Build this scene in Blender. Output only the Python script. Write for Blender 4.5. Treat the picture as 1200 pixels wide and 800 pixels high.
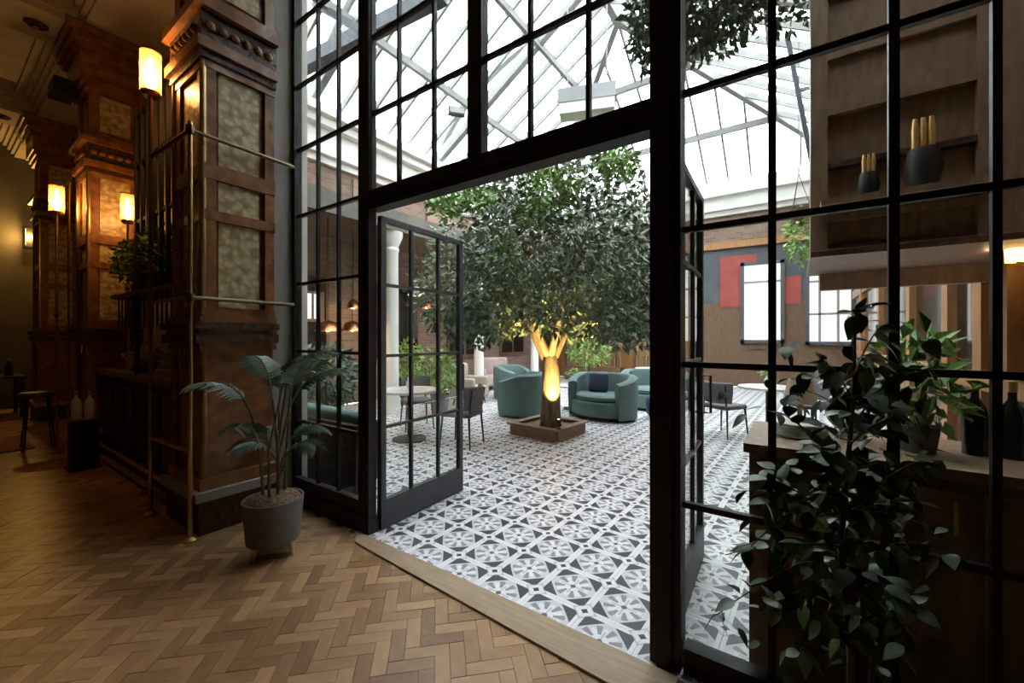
import bpy, bmesh, math, random
import numpy as np
from mathutils import Vector, Matrix, Euler
R = math.radians
for o in list(bpy.data.objects): bpy.data.objects.remove(o)
S = bpy.context.scene
COL = S.collection

# ------------------------------------------------------------------ camera, world, exposure
YAW = R(34.63); FPX = 480.0; HZ = 396.0
CAM = Vector((0, -1.98, 1.5))
cd = bpy.data.cameras.new('camera'); co = bpy.data.objects.new('camera', cd); COL.objects.link(co)
cd.sensor_width = 36; cd.lens = 36 * FPX / 1200; cd.shift_y = -(400 - HZ) / 1200; cd.clip_start = .02
co.location = CAM; co.rotation_euler = (R(90), 0, YAW); S.camera = co
w = bpy.data.worlds.new('overcast_sky'); S.world = w; w.use_nodes = True
w.node_tree.nodes['Background'].inputs[0].default_value = (.93, .97, 1, 1)
w.node_tree.nodes['Background'].inputs[1].default_value = 7.0
vs = S.view_settings
vs.view_transform = 'Standard'; vs.look = 'None'; vs.gamma = 1; vs.exposure = 0.35; vs.use_curve_mapping = False
cy = S.cycles
cy.use_denoising = True; cy.max_bounces = 10; cy.diffuse_bounces = 5; cy.glossy_bounces = 4
cy.transparent_max_bounces = 40; cy.sample_clamp_indirect = 6; cy.caustics_reflective = False; cy.caustics_refractive = False

fwd = Vector((-math.sin(YAW), math.cos(YAW), 0)); rgt = Vector((math.cos(YAW), math.sin(YAW), 0))
def ray(px, py): return rgt * ((px - 600) / FPX) + fwd + Vector((0, 0, (HZ - py) / FPX))
def onz(px, py, z=0): d = ray(px, py); return CAM + d * ((z - CAM.z) / d.z)
def ony(px, py, y=0): d = ray(px, py); return CAM + d * ((y - CAM.y) / d.y)
def onx(px, py, x): d = ray(px, py); return CAM + d * ((x - CAM.x) / d.x)
def ont(px, py, t): return CAM + ray(px, py) * t

# ------------------------------------------------------------------ materials
def mat(name, c1, c2=None, rough=.6, metal=0, scale=6, noise='NOISE', stretch=(1, 1, 1), bump=0., spec=.5, island=0., coat=0, detail=4):
    m = bpy.data.materials.new(name); m.use_nodes = True
    nt = m.node_tree; n = nt.nodes; l = nt.links; b = n['Principled BSDF']
    b.inputs['Roughness'].default_value = rough; b.inputs['Metallic'].default_value = metal
    b.inputs['Specular IOR Level'].default_value = spec; b.inputs['Coat Weight'].default_value = coat
    b.inputs['Base Color'].default_value = (*c1, 1)
    if c2:
        tc = n.new('ShaderNodeTexCoord'); mp = n.new('ShaderNodeMapping'); mp.inputs['Scale'].default_value = stretch
        l.new(tc.outputs['Object'], mp.inputs[0])
        tx = n.new('ShaderNodeTexNoise'); tx.inputs['Scale'].default_value = scale; tx.inputs['Detail'].default_value = detail
        l.new(mp.outputs[0], tx.inputs['Vector'])
        rp = n.new('ShaderNodeMapRange'); rp.inputs[1].default_value = .33; rp.inputs[2].default_value = .67
        l.new(tx.outputs[0], rp.inputs[0])
        fac = rp.outputs[0]
        if island:
            g = n.new('ShaderNodeNewGeometry'); oi = n.new('ShaderNodeObjectInfo')
            a = n.new('ShaderNodeMath'); a.operation = 'ADD'; l.new(g.outputs['Random Per Island'], a.inputs[0]); l.new(oi.outputs['Random'], a.inputs[1])
            f = n.new('ShaderNodeMath'); f.operation = 'FRACT'; l.new(a.outputs[0], f.inputs[0])
            mx = n.new('ShaderNodeMix'); mx.inputs[0].default_value = island
            l.new(fac, mx.inputs[2]); l.new(f.outputs[0], mx.inputs[3]); fac = mx.outputs[0]
        mc = n.new('ShaderNodeMix'); mc.data_type = 'RGBA'
        mc.inputs[6].default_value = (*c1, 1); mc.inputs[7].default_value = (*c2, 1)
        l.new(fac, mc.inputs[0]); l.new(mc.outputs[2], b.inputs['Base Color'])
        if bump:
            bp = n.new('ShaderNodeBump'); bp.inputs['Strength'].default_value = bump; bp.inputs['Distance'].default_value = .02
            l.new(tx.outputs[0], bp.inputs['Height']); l.new(bp.outputs[0], b.inputs['Normal'])
    return m
def emis(name, c, s):
    m = bpy.data.materials.new(name); m.use_nodes = True; n = m.node_tree.nodes
    n.remove(n['Principled BSDF']); e = n.new('ShaderNodeEmission'); e.inputs[0].default_value = (*c, 1); e.inputs[1].default_value = s
    m.node_tree.links.new(e.outputs[0], n['Material Output'].inputs[0]); return m
def glass(name, tint=(.93, .95, .94), base=.03, k=.8, rough=0.0):
    m = bpy.data.materials.new(name); m.use_nodes = True; nt = m.node_tree; n = nt.nodes; l = nt.links
    n.remove(n['Principled BSDF'])
    t = n.new('ShaderNodeBsdfTransparent'); t.inputs[0].default_value = (*tint, 1)
    g = n.new('ShaderNodeBsdfGlossy'); g.inputs['Roughness'].default_value = rough
    lw = n.new('ShaderNodeLayerWeight'); lw.inputs[0].default_value = .5
    p = n.new('ShaderNodeMath'); p.operation = 'POWER'; p.inputs[1].default_value = 4; l.new(lw.outputs['Facing'], p.inputs[0])
    q = n.new('ShaderNodeMath'); q.operation = 'MULTIPLY_ADD'; q.inputs[1].default_value = k; q.inputs[2].default_value = base; l.new(p.outputs[0], q.inputs[0])
    mx = n.new('ShaderNodeMixShader'); l.new(q.outputs[0], mx.inputs[0]); l.new(t.outputs[0], mx.inputs[1]); l.new(g.outputs[0], mx.inputs[2])
    l.new(mx.outputs[0], n['Material Output'].inputs[0]); return m
def brick(name, c1, c2, mortar, sc=4.6, rough=.85):
    m = mat(name, c1, rough=rough); nt = m.node_tree; n = nt.nodes; l = nt.links; b = n['Principled BSDF']
    tc = n.new('ShaderNodeTexCoord'); mp = n.new('ShaderNodeMapping')
    sp = n.new('ShaderNodeSeparateXYZ'); cb = n.new('ShaderNodeCombineXYZ'); ad = n.new('ShaderNodeMath'); ad.operation = 'ADD'
    l.new(tc.outputs['Object'], sp.inputs[0]); l.new(sp.outputs[0], ad.inputs[0]); l.new(sp.outputs[1], ad.inputs[1])
    l.new(ad.outputs[0], cb.inputs[0]); l.new(sp.outputs[2], cb.inputs[1])
    bt = n.new('ShaderNodeTexBrick'); bt.inputs['Scale'].default_value = sc
    for i, c in ((1, c1), (2, c2), (3, mortar)): bt.inputs[i].default_value = (*c, 1)
    bt.inputs['Mortar Size'].default_value = .02; bt.inputs['Brick Width'].default_value = 1.0; bt.inputs['Row Height'].default_value = .34
    l.new(cb.outputs[0], bt.inputs[0]); l.new(bt.outputs[0], b.inputs['Base Color']); return m
class NM:                                                     # tiny node-math helper for the printed tile patterns
    def __init__(s, nt): s.nt = nt
    def op(s, o, a, b=None, c=None):
        n = s.nt.nodes.new('ShaderNodeMath'); n.operation = o
        for i, v in enumerate((a, b, c)):
            if v is None: continue
            if isinstance(v, (int, float)): n.inputs[i].default_value = v
            else: s.nt.links.new(v, n.inputs[i])
        return n.outputs[0]
def tile_pattern():
    m = bpy.data.materials.new('cement_tile_print'); m.use_nodes = True; nt = m.node_tree; n = nt.nodes; l = nt.links; b = n['Principled BSDF']
    b.inputs['Roughness'].default_value = .42
    uv = n.new('ShaderNodeUVMap'); sp = n.new('ShaderNodeSeparateXYZ'); l.new(uv.outputs[0], sp.inputs[0])
    M = NM(nt); op = M.op
    u = op('SUBTRACT', op('MULTIPLY', sp.outputs[0], 2.0), 1.0); v = op('SUBTRACT', op('MULTIPLY', sp.outputs[1], 2.0), 1.0)
    au = op('ABSOLUTE', u); av = op('ABSOLUTE', v)
    mxx = op('MAXIMUM', au, av); sm = op('ADD', au, av)
    r = op('SQRT', op('ADD', op('MULTIPLY', u, u), op('MULTIPLY', v, v)))
    th = op('ARCTAN2', v, u)
    band = op('GREATER_THAN', mxx, .86)
    cd_ = op('ADD', op('SUBTRACT', 1.0, au), op('SUBTRACT', 1.0, av))            # distance from the cell corner
    dot = op('LESS_THAN', cd_, .13)
    ring = op('MULTIPLY', op('LESS_THAN', cd_, .46), op('GREATER_THAN', cd_, .36))
    dark = op('MULTIPLY', op('MULTIPLY', op('GREATER_THAN', sm, op('MULTIPLY_ADD', r, -.12, 1.14)), op('LESS_THAN', sm, 1.60)), op('LESS_THAN', mxx, .86))
    pet = op('LESS_THAN', r, op('MULTIPLY_ADD', op('COSINE', op('MULTIPLY', th, 8.0)), .13, .50))
    eye = op('LESS_THAN', r, .10)
    spoke = op('MULTIPLY', op('LESS_THAN', op('MINIMUM', au, av), .035), op('LESS_THAN', r, .48))
    # value 0 white .. 1 dark
    lob = op('MULTIPLY', op('LESS_THAN', op('COSINE', op('MULTIPLY', th, 8.0)), -.25), op('MULTIPLY', op('GREATER_THAN', r, .30), op('LESS_THAN', r, .70)))
    val = op('MAXIMUM', op('MULTIPLY', op('SUBTRACT', 1.0, pet), .20), op('MULTIPLY', lob, .7))
    val = op('MAXIMUM', val, op('MULTIPLY', spoke, .35)); val = op('MAXIMUM', val, op('MULTIPLY', eye, .95))
    val = op('MAXIMUM', val, dark)
    val = op('MULTIPLY', val, op('SUBTRACT', 1.0, band))
    val = op('MAXIMUM', val, op('MULTIPLY', ring, .35)); val = op('MAXIMUM', val, dot)
    tc = n.new('ShaderNodeTexCoord'); tx = n.new('ShaderNodeTexNoise'); tx.inputs['Scale'].default_value = 9
    geo = n.new('ShaderNodeNewGeometry'); l.new(geo.outputs['Position'], tx.inputs['Vector'])
    mc = n.new('ShaderNodeMix'); mc.data_type = 'RGBA'; mc.inputs[6].default_value = (.84, .85, .88, 1); mc.inputs[7].default_value = (.055, .06, .078, 1)
    l.new(val, mc.inputs[0])
    m2 = n.new('ShaderNodeMix'); m2.data_type = 'RGBA'; m2.blend_type = 'MULTIPLY'; m2.inputs[0].default_value = .18
    l.new(mc.outputs[2], m2.inputs[6]); l.new(tx.outputs[0], m2.inputs[7]); l.new(m2.outputs[2], b.inputs['Base Color'])
    return m
def glazed_tile():
    m = bpy.data.materials.new('relief_glazed_tile'); m.use_nodes = True; nt = m.node_tree; n = nt.nodes; l = nt.links; b = n['Principled BSDF']
    b.inputs['Roughness'].default_value = .35
    tc = n.new('ShaderNodeTexCoord')
    vo = n.new('ShaderNodeTexVoronoi'); vo.inputs['Scale'].default_value = 19; vo.feature = 'SMOOTH_F1'; l.new(tc.outputs['Object'], vo.inputs['Vector'])
    nz = n.new('ShaderNodeTexNoise'); nz.inputs['Scale'].default_value = 30; l.new(tc.outputs['Object'], nz.inputs['Vector'])
    rp = n.new('ShaderNodeMapRange'); rp.inputs[1].default_value = .28; rp.inputs[2].default_value = .55; l.new(vo.outputs['Distance'], rp.inputs[0])
    mc = n.new('ShaderNodeMix'); mc.data_type = 'RGBA'; mc.inputs[6].default_value = (.86, .72, .46, 1); mc.inputs[7].default_value = (.50, .36, .16, 1)
    l.new(rp.outputs[0], mc.inputs[0])
    m2 = n.new('ShaderNodeMix'); m2.data_type = 'RGBA'; m2.blend_type = 'MULTIPLY'; m2.inputs[0].default_value = .5
    l.new(mc.outputs[2], m2.inputs[6]); l.new(nz.outputs[0], m2.inputs[7]); l.new(m2.outputs[2], b.inputs['Base Color'])
    bp = n.new('ShaderNodeBump'); bp.inputs['Strength'].default_value = .5; bp.inputs['Distance'].default_value = .01
    l.new(vo.outputs['Distance'], bp.inputs['Height']); l.new(bp.outputs[0], b.inputs['Normal']); return m

M = dict(
    steel=mat('black_steel', (.014, .013, .012), (.022, .020, .018), .5, scale=12, spec=.3),
    leafsteel=mat('door_steel', (.035, .038, .045), (.05, .053, .06), .5, scale=8),
    parquet=mat('parquet_oak', (.20, .098, .042), (.54, .33, .165), .36, scale=14, stretch=(1, 1, 1), bump=.05, island=.8),
    base=mat('subfloor', (.03, .018, .01), rough=.8),
    sill=mat('pale_oak_board', (.33, .235, .15), (.42, .31, .205), .55, scale=5, stretch=(1, 9, 1)),
    tile=tile_pattern(), grout=mat('grout', (.45, .45, .46), rough=.9),
    gtile=glazed_tile(),
    carved=mat('carved_walnut', (.16, .06, .02), (.36, .15, .05), .38, scale=9, bump=.3, coat=.2),
    carved2=mat('dark_carved_wood', (.035, .014, .007), (.09, .035, .015), .45, scale=22, bump=.8),
    brass=mat('aged_brass', (.42, .27, .11), (.55, .38, .18), .32, metal=.9, scale=8),
    pipe=mat('bronze_pipe', (.16, .12, .075), (.22, .17, .11), .4, metal=.8, scale=8),
    plaster=mat('brown_plaster', (.52, .48, .43), (.64, .59, .53), .8, scale=3, bump=.1),
    pier=mat('grey_plaster', (.30, .29, .27), (.37, .36, .34), .8, scale=3),
    dkplaster=mat('dark_plaster', (.10, .095, .085), (.15, .14, .125), .85, scale=2),
    barwood=mat('dark_bar_timber', (.02, .011, .007), (.05, .025, .014), .45, scale=7, stretch=(6, 6, 1)),
    bartop=mat('bar_stone_top', (.16, .11, .08), (.28, .2, .15), .3, scale=8),
    timber=mat('panelling_timber', (.22, .135, .08), (.32, .205, .13), .5, scale=5, stretch=(5, 5, 1)),
    otimber=mat('orange_timber', (.30, .14, .05), (.42, .21, .08), .45, scale=5, stretch=(6, 6, 1)),
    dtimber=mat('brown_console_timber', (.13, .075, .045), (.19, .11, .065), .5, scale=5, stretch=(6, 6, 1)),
    white=mat('white_paint', (.70, .70, .68), (.78, .78, .76), .6, scale=3),
    rafter=mat('grey_white_rafter', (.22, .22, .215), (.28, .28, .275), .6, scale=3),
    tie=mat('blue_grey_steel', (.05, .06, .075), (.07, .08, .1), .5, scale=5),
    brick=brick('brown_brick', (.17, .11, .085), (.25, .17, .13), (.28, .24, .2)),
    redwall=mat('red_paint', (.30, .055, .045), (.38, .08, .065), .7, scale=3),
    slate=mat('slate_paint', (.075, .085, .10), (.10, .11, .125), .7, scale=3),
    bark=mat('bark', (.10, .075, .045), (.22, .17, .11), .85, scale=16, stretch=(1, 1, .25), bump=.6),
    leaf=mat('tree_leaf', (.05, .085, .05), (.24, .32, .20), .32, scale=1.2, island=.75),
    leaf2=mat('bright_leaf', (.09, .19, .04), (.32, .52, .13), .4, scale=1.5, island=.7),
    palm=mat('palm_leaf', (.05, .09, .06), (.17, .25, .18), .45, scale=6, island=.6),
    ficus=mat('ficus_leaf', (.020, .048, .015), (.07, .14, .04), .34, scale=4, island=.8),
    stemw=mat('green_stem', (.10, .09, .04), (.16, .14, .07), .7, scale=20),
    bamboo=mat('dry_bamboo_leaf', (.22, .17, .075), (.45, .36, .19), .6, scale=2, island=.7),
    pot=mat('grey_concrete', (.13, .135, .14), (.19, .195, .20), .75, scale=6),
    soil=mat('soil_bark_chips', (.10, .065, .035), (.36, .26, .16), .9, scale=45, bump=.8),
    pwood=mat('birch_leg', (.55, .42, .28), (.62, .5, .35), .5, scale=7),
    velvet=mat('teal_velvet', (.085, .145, .14), (.125, .205, .195), .8, scale=3),
    navy=mat('navy_velvet', (.02, .03, .07), (.035, .05, .10), .7, scale=5),
    pink=mat('blush_fabric', (.42, .33, .31), (.52, .42, .40), .8, scale=6),
    beige=mat('beige_fabric', (.36, .32, .26), (.45, .40, .34), .8, scale=6),
    grey=mat('grey_leather', (.09, .09, .09), (.14, .14, .14), .5, scale=6),
    black=mat('black_metal', (.012, .012, .013), rough=.5),
    marble=mat('white_marble', (.62, .62, .62), (.78, .78, .78), .25, scale=4),
    planter=mat('planter_timber', (.20, .12, .075), (.30, .19, .125), .7, scale=6, stretch=(1, 1, 5)),
    copper=mat('copper', (.50, .17, .07), (.60, .24, .10), .25, metal=.9, scale=5),
    rug=mat('tan_woven_mat', (.30, .15, .065), (.38, .21, .10), .9, scale=40),
    bottle=mat('dark_bottle_glass', (.012, .02, .014), rough=.12),
    foil=mat('gold_foil', (.7, .42, .14), (.8, .52, .2), .35, metal=.7, scale=30),
    flowers=mat('pink_white_petals', (.5, .33, .28), (.72, .6, .55), .7, scale=4, island=.8),
    plastic=mat('grey_housing', (.30, .31, .33), (.36, .37, .39), .5, scale=3),
    glass=glass('window_glass'), roofglass=glass('roof_glass', (.97, .98, .98), .01, .4),
    shade=glass('lantern_glass', (.98, .74, .45), .06, .5, .1), darkglass=mat('dark_glass', (.012, .012, .012), rough=.08),
    bulb=emis('warm_bulb', (1, .68, .33), 22), lit=emis('lit_window', (1, .97, .92), 1.15), glow=emis('amber_glow', (1, .58, .18), 5),
    skin=mat('mirror_ring', (.5, .5, .5), rough=.2, metal=.8),
)

nt_ = M['shade'].node_tree; out_ = nt_.nodes['Material Output']; sh0 = out_.inputs[0].links[0].from_socket
tr_ = nt_.nodes.new('ShaderNodeBsdfTranslucent'); tr_.inputs[0].default_value = (.85, .42, .14, 1); mx_ = nt_.nodes.new('ShaderNodeMixShader'); mx_.inputs[0].default_value = .4
nt_.links.new(sh0, mx_.inputs[1]); nt_.links.new(tr_.outputs[0], mx_.inputs[2]); nt_.links.new(mx_.outputs[0], out_.inputs[0])

# ------------------------------------------------------------------ mesh builder
class MB:
    def __init__(s): s.v = []; s.f = []
    def add(s, vs, fs):
        k = len(s.v); s.v += [tuple(p) for p in vs]; s.f += [tuple(k + i for i in f) for f in fs]; return s
    def box(s, a, b, rz=0, piv=None):
        x0, y0, z0 = [min(p, q) for p, q in zip(a, b)]; x1, y1, z1 = [max(p, q) for p, q in zip(a, b)]
        P = [Vector(p) for p in ((x0, y0, z0), (x1, y0, z0), (x1, y1, z0), (x0, y1, z0), (x0, y0, z1), (x1, y0, z1), (x1, y1, z1), (x0, y1, z1))]
        if rz:
            c = Vector(piv) if piv else Vector(((x0 + x1) / 2, (y0 + y1) / 2, 0)); rm = Matrix.Rotation(rz, 3, 'Z'); P = [rm @ (p - c) + c for p in P]
        return s.add(P, [(0, 3, 2, 1), (4, 5, 6, 7), (0, 1, 5, 4), (1, 2, 6, 5), (2, 3, 7, 6), (3, 0, 4, 7)])
    def bar(s, p, q, w, h=None):                              # rectangular bar from p to q
        p = Vector(p); q = Vector(q); h = h or w; d = (q - p).normalized()
        u = Vector((0, 0, 1)) if abs(d.z) < .95 else Vector((0, 1, 0)); a = d.cross(u).normalized(); b = a.cross(d).normalized()
        P = [c + a * i * w / 2 + b * j * h / 2 for c in (p, q) for i, j in ((-1, -1), (1, -1), (1, 1), (-1, 1))]
        return s.add(P, [(0, 1, 2, 3), (7, 6, 5, 4), (0, 4, 5, 1), (1, 5, 6, 2), (2, 6, 7, 3), (3, 7, 4, 0)])
    def tube(s, pts, r, n=10, cap=True):
        pts = [Vector(p) for p in pts]; rs = r if isinstance(r, (list, tuple)) else [r] * len(pts); k = len(s.v); a = None
        for i, p in enumerate(pts):
            d = (pts[min(i + 1, len(pts) - 1)] - pts[max(i - 1, 0)]).normalized()
            if a is None: a = d.orthogonal().normalized()
            a = (a - d * a.dot(d)); a = a.normalized() if a.length > 1e-6 else d.orthogonal().normalized(); b = d.cross(a)
            s.v += [tuple(p + (a * math.cos(2 * math.pi * j / n) + b * math.sin(2 * math.pi * j / n)) * rs[i]) for j in range(n)]
        for i in range(len(pts) - 1):
            for j in range(n):
                s.f.append((k + i * n + j, k + i * n + (j + 1) % n, k + (i + 1) * n + (j + 1) % n, k + (i + 1) * n + j))
        if cap:
            s.f.append(tuple(k + j for j in range(n))[::-1]); s.f.append(tuple(k + (len(pts) - 1) * n + j for j in range(n)))
        return s
    def lathe(s, prof, c=(0, 0, 0), n=20, sx=1, sy=1):
        k = len(s.v); c = Vector(c); m = len(prof)
        for r, z in prof:
            s.v += [(c.x + r * sx * math.cos(2 * math.pi * j / n), c.y + r * sy * math.sin(2 * math.pi * j / n), c.z + z) for j in range(n)]
        for i in range(m - 1):
            for j in range(n): s.f.append((k + i * n + j, k + i * n + (j + 1) % n, k + (i + 1) * n + (j + 1) % n, k + (i + 1) * n + j))
        s.f.append(tuple(k + j for j in range(n))[::-1]); s.f.append(tuple(k + (m - 1) * n + j for j in range(n)))
        return s
    def poly(s, P, t):                                        # convex polygon given thickness t along its normal
        P = [Vector(p) for p in P]; nrm = (P[1] - P[0]).cross(P[2] - P[0]).normalized() * t; m = len(P)
        return s.add(P + [p + nrm for p in P], [tuple(range(m))[::-1], tuple(range(m, 2 * m))] + [(i, (i + 1) % m, m + (i + 1) % m, m + i) for i in range(m)])
    def rbox(s, a, b, r, seg=3):                              # rounded box
        bm = bmesh.new(); bmesh.ops.create_cube(bm, size=1)
        a = Vector(a); b = Vector(b); c = (a + b) / 2; d = b - a
        for v in bm.verts: v.co = Vector((v.co.x * d.x, v.co.y * d.y, v.co.z * d.z)) + c
        bmesh.ops.bevel(bm, geom=bm.edges[:], offset=r, segments=seg, profile=.5, affect='EDGES'); bm.verts.index_update()
        s.add([v.co for v in bm.verts], [[v.index for v in f.verts] for f in bm.faces]); bm.free(); return s
    def arcsweep(s, prof, a0, a1, n=20, sx=1, sy=1, zf=None):   # closed profile (r,z) swept about z from a0 to a1
        k = len(s.v); m = len(prof)
        for i in range(n + 1):
            a = a0 + (a1 - a0) * i / n; zs = zf(a) if zf else 1
            s.v += [(r * sx * math.cos(a), r * sy * math.sin(a), z if z < .3 else .3 + (z - .3) * zs) for r, z in prof]
        for i in range(n):
            for j in range(m): s.f.append((k + i * m + j, k + (i + 1) * m + j, k + (i + 1) * m + (j + 1) % m, k + i * m + (j + 1) % m))
        s.f.append(tuple(k + j for j in range(m))); s.f.append(tuple(k + n * m + j for j in range(m))[::-1]); return s
    def mesh(s, name): me = bpy.data.meshes.new(name); me.from_pydata(s.v, [], s.f); me.validate(); return me
    def build(s, name, m, parent=None, smooth=False, loc=None, rz=0):
        return obj(name, s.mesh(name), m, parent, smooth, loc, rz)
def obj(name, me, m, parent=None, smooth=False, loc=None, rz=0):
    if m is not None and not me.materials: me.materials.append(M[m] if isinstance(m, str) else m)
    if smooth:
        me.polygons.foreach_set('use_smooth', [True] * len(me.polygons))
        try: me.set_sharp_from_angle(angle=R(45))
        except Exception: pass
    o = bpy.data.objects.new(name, me); COL.objects.link(o); o.parent = parent
    if loc is not None: o.location = loc
    o.rotation_euler.z = rz
    return o
def tag(o, label, cat, group=None, kind=None):
    o['label'] = label; o['category'] = cat
    if group: o['group'] = group
    if kind: o['kind'] = kind
    return o
def thing(name, label, cat, loc=(0, 0, 0), rz=0, group=None, kind=None):
    o = bpy.data.objects.new(name, None); COL.objects.link(o); o.location = loc; o.rotation_euler = (0, 0, rz); o.empty_display_size = .1
    return tag(o, label, cat, group, kind)
def stuff(o): o['kind'] = 'stuff'; return o
def dup(root, loc, rz, label=None):
    r = root.copy(); COL.objects.link(r); r.location = loc; r.rotation_euler = (0, 0, rz)
    if label: r['label'] = label
    for ch in [c for c in bpy.data.objects if c.parent == root]:
        c = ch.copy(); COL.objects.link(c); c.parent = r
        for g in [g for g in bpy.data.objects if g.parent == ch]:
            d = g.copy(); COL.objects.link(d); d.parent = c
    return r
def bx(a, b, name, m, parent=None, **k): return MB().box(a, b).build(name, m, parent, **k)
def leaves(pos, nrm, size, rng, aspect=.5, fold=.25):
    """many small folded leaves as one mesh: pos (n,3), nrm (n,3) growing direction, size (n,)"""
    n = len(pos); d = nrm / np.linalg.norm(nrm, axis=1, keepdims=True)
    t = rng.normal(size=(n, 3)); a = np.cross(d, t); a /= np.linalg.norm(a, axis=1, keepdims=True) + 1e-9; c = np.cross(d, a)
    s = size[:, None]; w_ = s * aspect * .5
    base = pos; mid = pos + d * s * .45; tip = pos + d * s
    l = mid + a * w_ + c * s * fold * .5; r_ = mid - a * w_ + c * s * fold * .5
    V = np.stack([base, l, tip, r_], 1).reshape(-1, 3)
    F = [(4 * i, 4 * i + 1, 4 * i + 2) for i in range(n)] + [(4 * i, 4 * i + 2, 4 * i + 3) for i in range(n)]
    me = bpy.data.meshes.new('foliage'); me.from_pydata(V.tolist(), [], F); return me
def cloud(rng, n, c, rad, hollow=.35, flat=None):
    p = rng.normal(size=(n * 3, 3)); p /= np.linalg.norm(p, axis=1, keepdims=True); rr = hollow + (1 - hollow) * rng.random(n * 3) ** .6
    p = p * rr[:, None]
    if flat is not None: p = p[p[:, 2] > flat]
    p = p[:n]; return p * np.array(rad) + np.array(c), p
def foliage(name, m, parent, parts, size, seed, aspect=.5, jitter=.9, droop=0.):
    rng = np.random.default_rng(seed); P = []; N = []
    for n, c, rad, flat in parts:
        a, b = cloud(rng, n, c, rad, flat=flat); P.append(a); N.append(b + rng.normal(size=a.shape) * jitter + np.array([0, 0, -droop]))
    P = np.concatenate(P); N = np.concatenate(N)
    return stuff(obj(name, leaves(P, N, size * (.7 + .6 * rng.random(len(P))), rng, aspect), m, parent))

# ------------------------------------------------------------------ large structure: room shell
fl = bx((-14, -7, -.2), (3, .0, -.021), 'floor', 'base'); tag(fl, 'herringbone parquet floor of worn oak blocks in the dark bar room', 'floor', kind='structure')
def herring():
    L, W_ = .213, .071; blocks = []
    c45 = math.cos(R(45)); org = Vector((-1.5, -1.5))
    for j in range(-46, 46):
        for k in range(-165, 165):
            for v in (0, 1):
                cx, cy_ = k * W_ - j * L, k * W_ + j * L
                if v == 0: cx += L / 2; cy_ += W_ / 2
                else: cx += L + W_ / 2; cy_ += W_ - L / 2
                x = (cx - cy_) * c45 + org.x; y = (cx + cy_) * c45 + org.y
                if not (-13.8 < x < 1.9 and -4.6 < y < .0): continue
                blocks.append((x, y, R(45) + (R(90) if v else 0)))
    return L, W_, blocks
L_, W_, blocks = herring()
rnd = random.Random(5)
def pxof(p):
    d = Vector(p) - CAM; z = d.dot(fwd)
    return (600 + FPX * d.dot(rgt) / z, HZ - FPX * d.z / z, z) if z > .1 else (-9999, -9999, z)
def inview(x, y): q = pxof((x, y, 0)); return q[2] > .3 and 0 < q[0] < 1200 and q[1] < 815
vis = sorted([b for b in blocks if inview(b[0], b[1])], key=lambda b: pxof((b[0], b[1], 0))[2])
near = vis[:298]; nearset = set(near)
pm = MB().box((-L_ / 2 + .0012, -W_ / 2 + .0012, -.021), (L_ / 2 - .0012, W_ / 2 - .0012, 0)).mesh('parquet_block'); pm.materials.append(M['parquet'])
for (x, y, a) in near:
    o = bpy.data.objects.new('parquet_block', pm); COL.objects.link(o); o.parent = fl; o.location = (x, y, rnd.uniform(-.0012, .0008)); o.rotation_euler = (rnd.uniform(-.004, .004), rnd.uniform(-.004, .004), a)
mb = MB()
for (x, y, a) in blocks:
    if (x, y, a) in nearset: continue
    dz = rnd.uniform(-.0012, .0008); mb.box((x - L_ / 2 + .0012, y - W_ / 2 + .0012, -.021), (x + L_ / 2 - .0012, y + W_ / 2 - .0012, dz), a, (x, y, 0))
stuff(mb.build('parquet_blocks', 'parquet', fl))

th = MB().poly([(-2.80, -.055, -.02), (-2.64, -.17, -.02), (-.42, -.305, -.02), (-.42, -.085, -.02)], .034).build('trim_1', 'sill')
tag(th, 'pale oak threshold board under the open steel doors', 'threshold', kind='structure')

# courtyard floor: cement tiles with a printed lattice
CX0, CX1, CY1 = -8.4, 1.35, 12.5
cf = bx((CX0, 0.0, -.2), (CX1, CY1, -.012), 'floor_courtyard', 'grout'); tag(cf, 'grey and white patterned cement tile floor of the glass roofed courtyard', 'tiled floor', kind='structure')
CELL = .32; TA = R(-2.6); ca, sa = math.cos(TA), math.sin(TA); AN = (-1.574, .445)
tiles = []
for i in range(-30, 20):
    for j in range(-10, 48):
        u, v = (i + .5) * CELL, (j + .5) * CELL; x = AN[0] + u * ca - v * sa; y = AN[1] + u * sa + v * ca
        if CX0 + .1 < x < CX1 - .1 and -.22 < y < CY1 - .1: tiles.append((x, y))
tmb = MB().box((-CELL / 2 + .001, -CELL / 2 + .001, -.012), (CELL / 2 - .001, CELL / 2 - .001, 0)); tme = tmb.mesh('floor_tile'); tme.materials.append(M['tile'])
def uvtop(me, per):                                           # each tile's top gets the unit square
    uv = me.uv_layers.new(name='UVMap')
    for p in me.polygons:
        k = p.vertices[0] // 8 * 8
        for li in p.loop_indices:
            vi = me.loops[li].vertex_index - k; q = vi % 4; uv.data[li].uv = ((0, 0), (1, 0), (1, 1), (0, 1))[q]
uvtop(tme, 1)
def seen(x, y):
    q = pxof((x, y, 0))
    if q[2] < .2 or q[0] < 340 or q[0] > 905: return None
    if 446 < q[0] < 762 or 803 < q[0] < 880: return q[2]
    return q[2] + 4
sv = sorted([(seen(x, y), x, y) for x, y in tiles if seen(x, y)])[:280]; svs = {(x, y) for _, x, y in sv}
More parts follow.
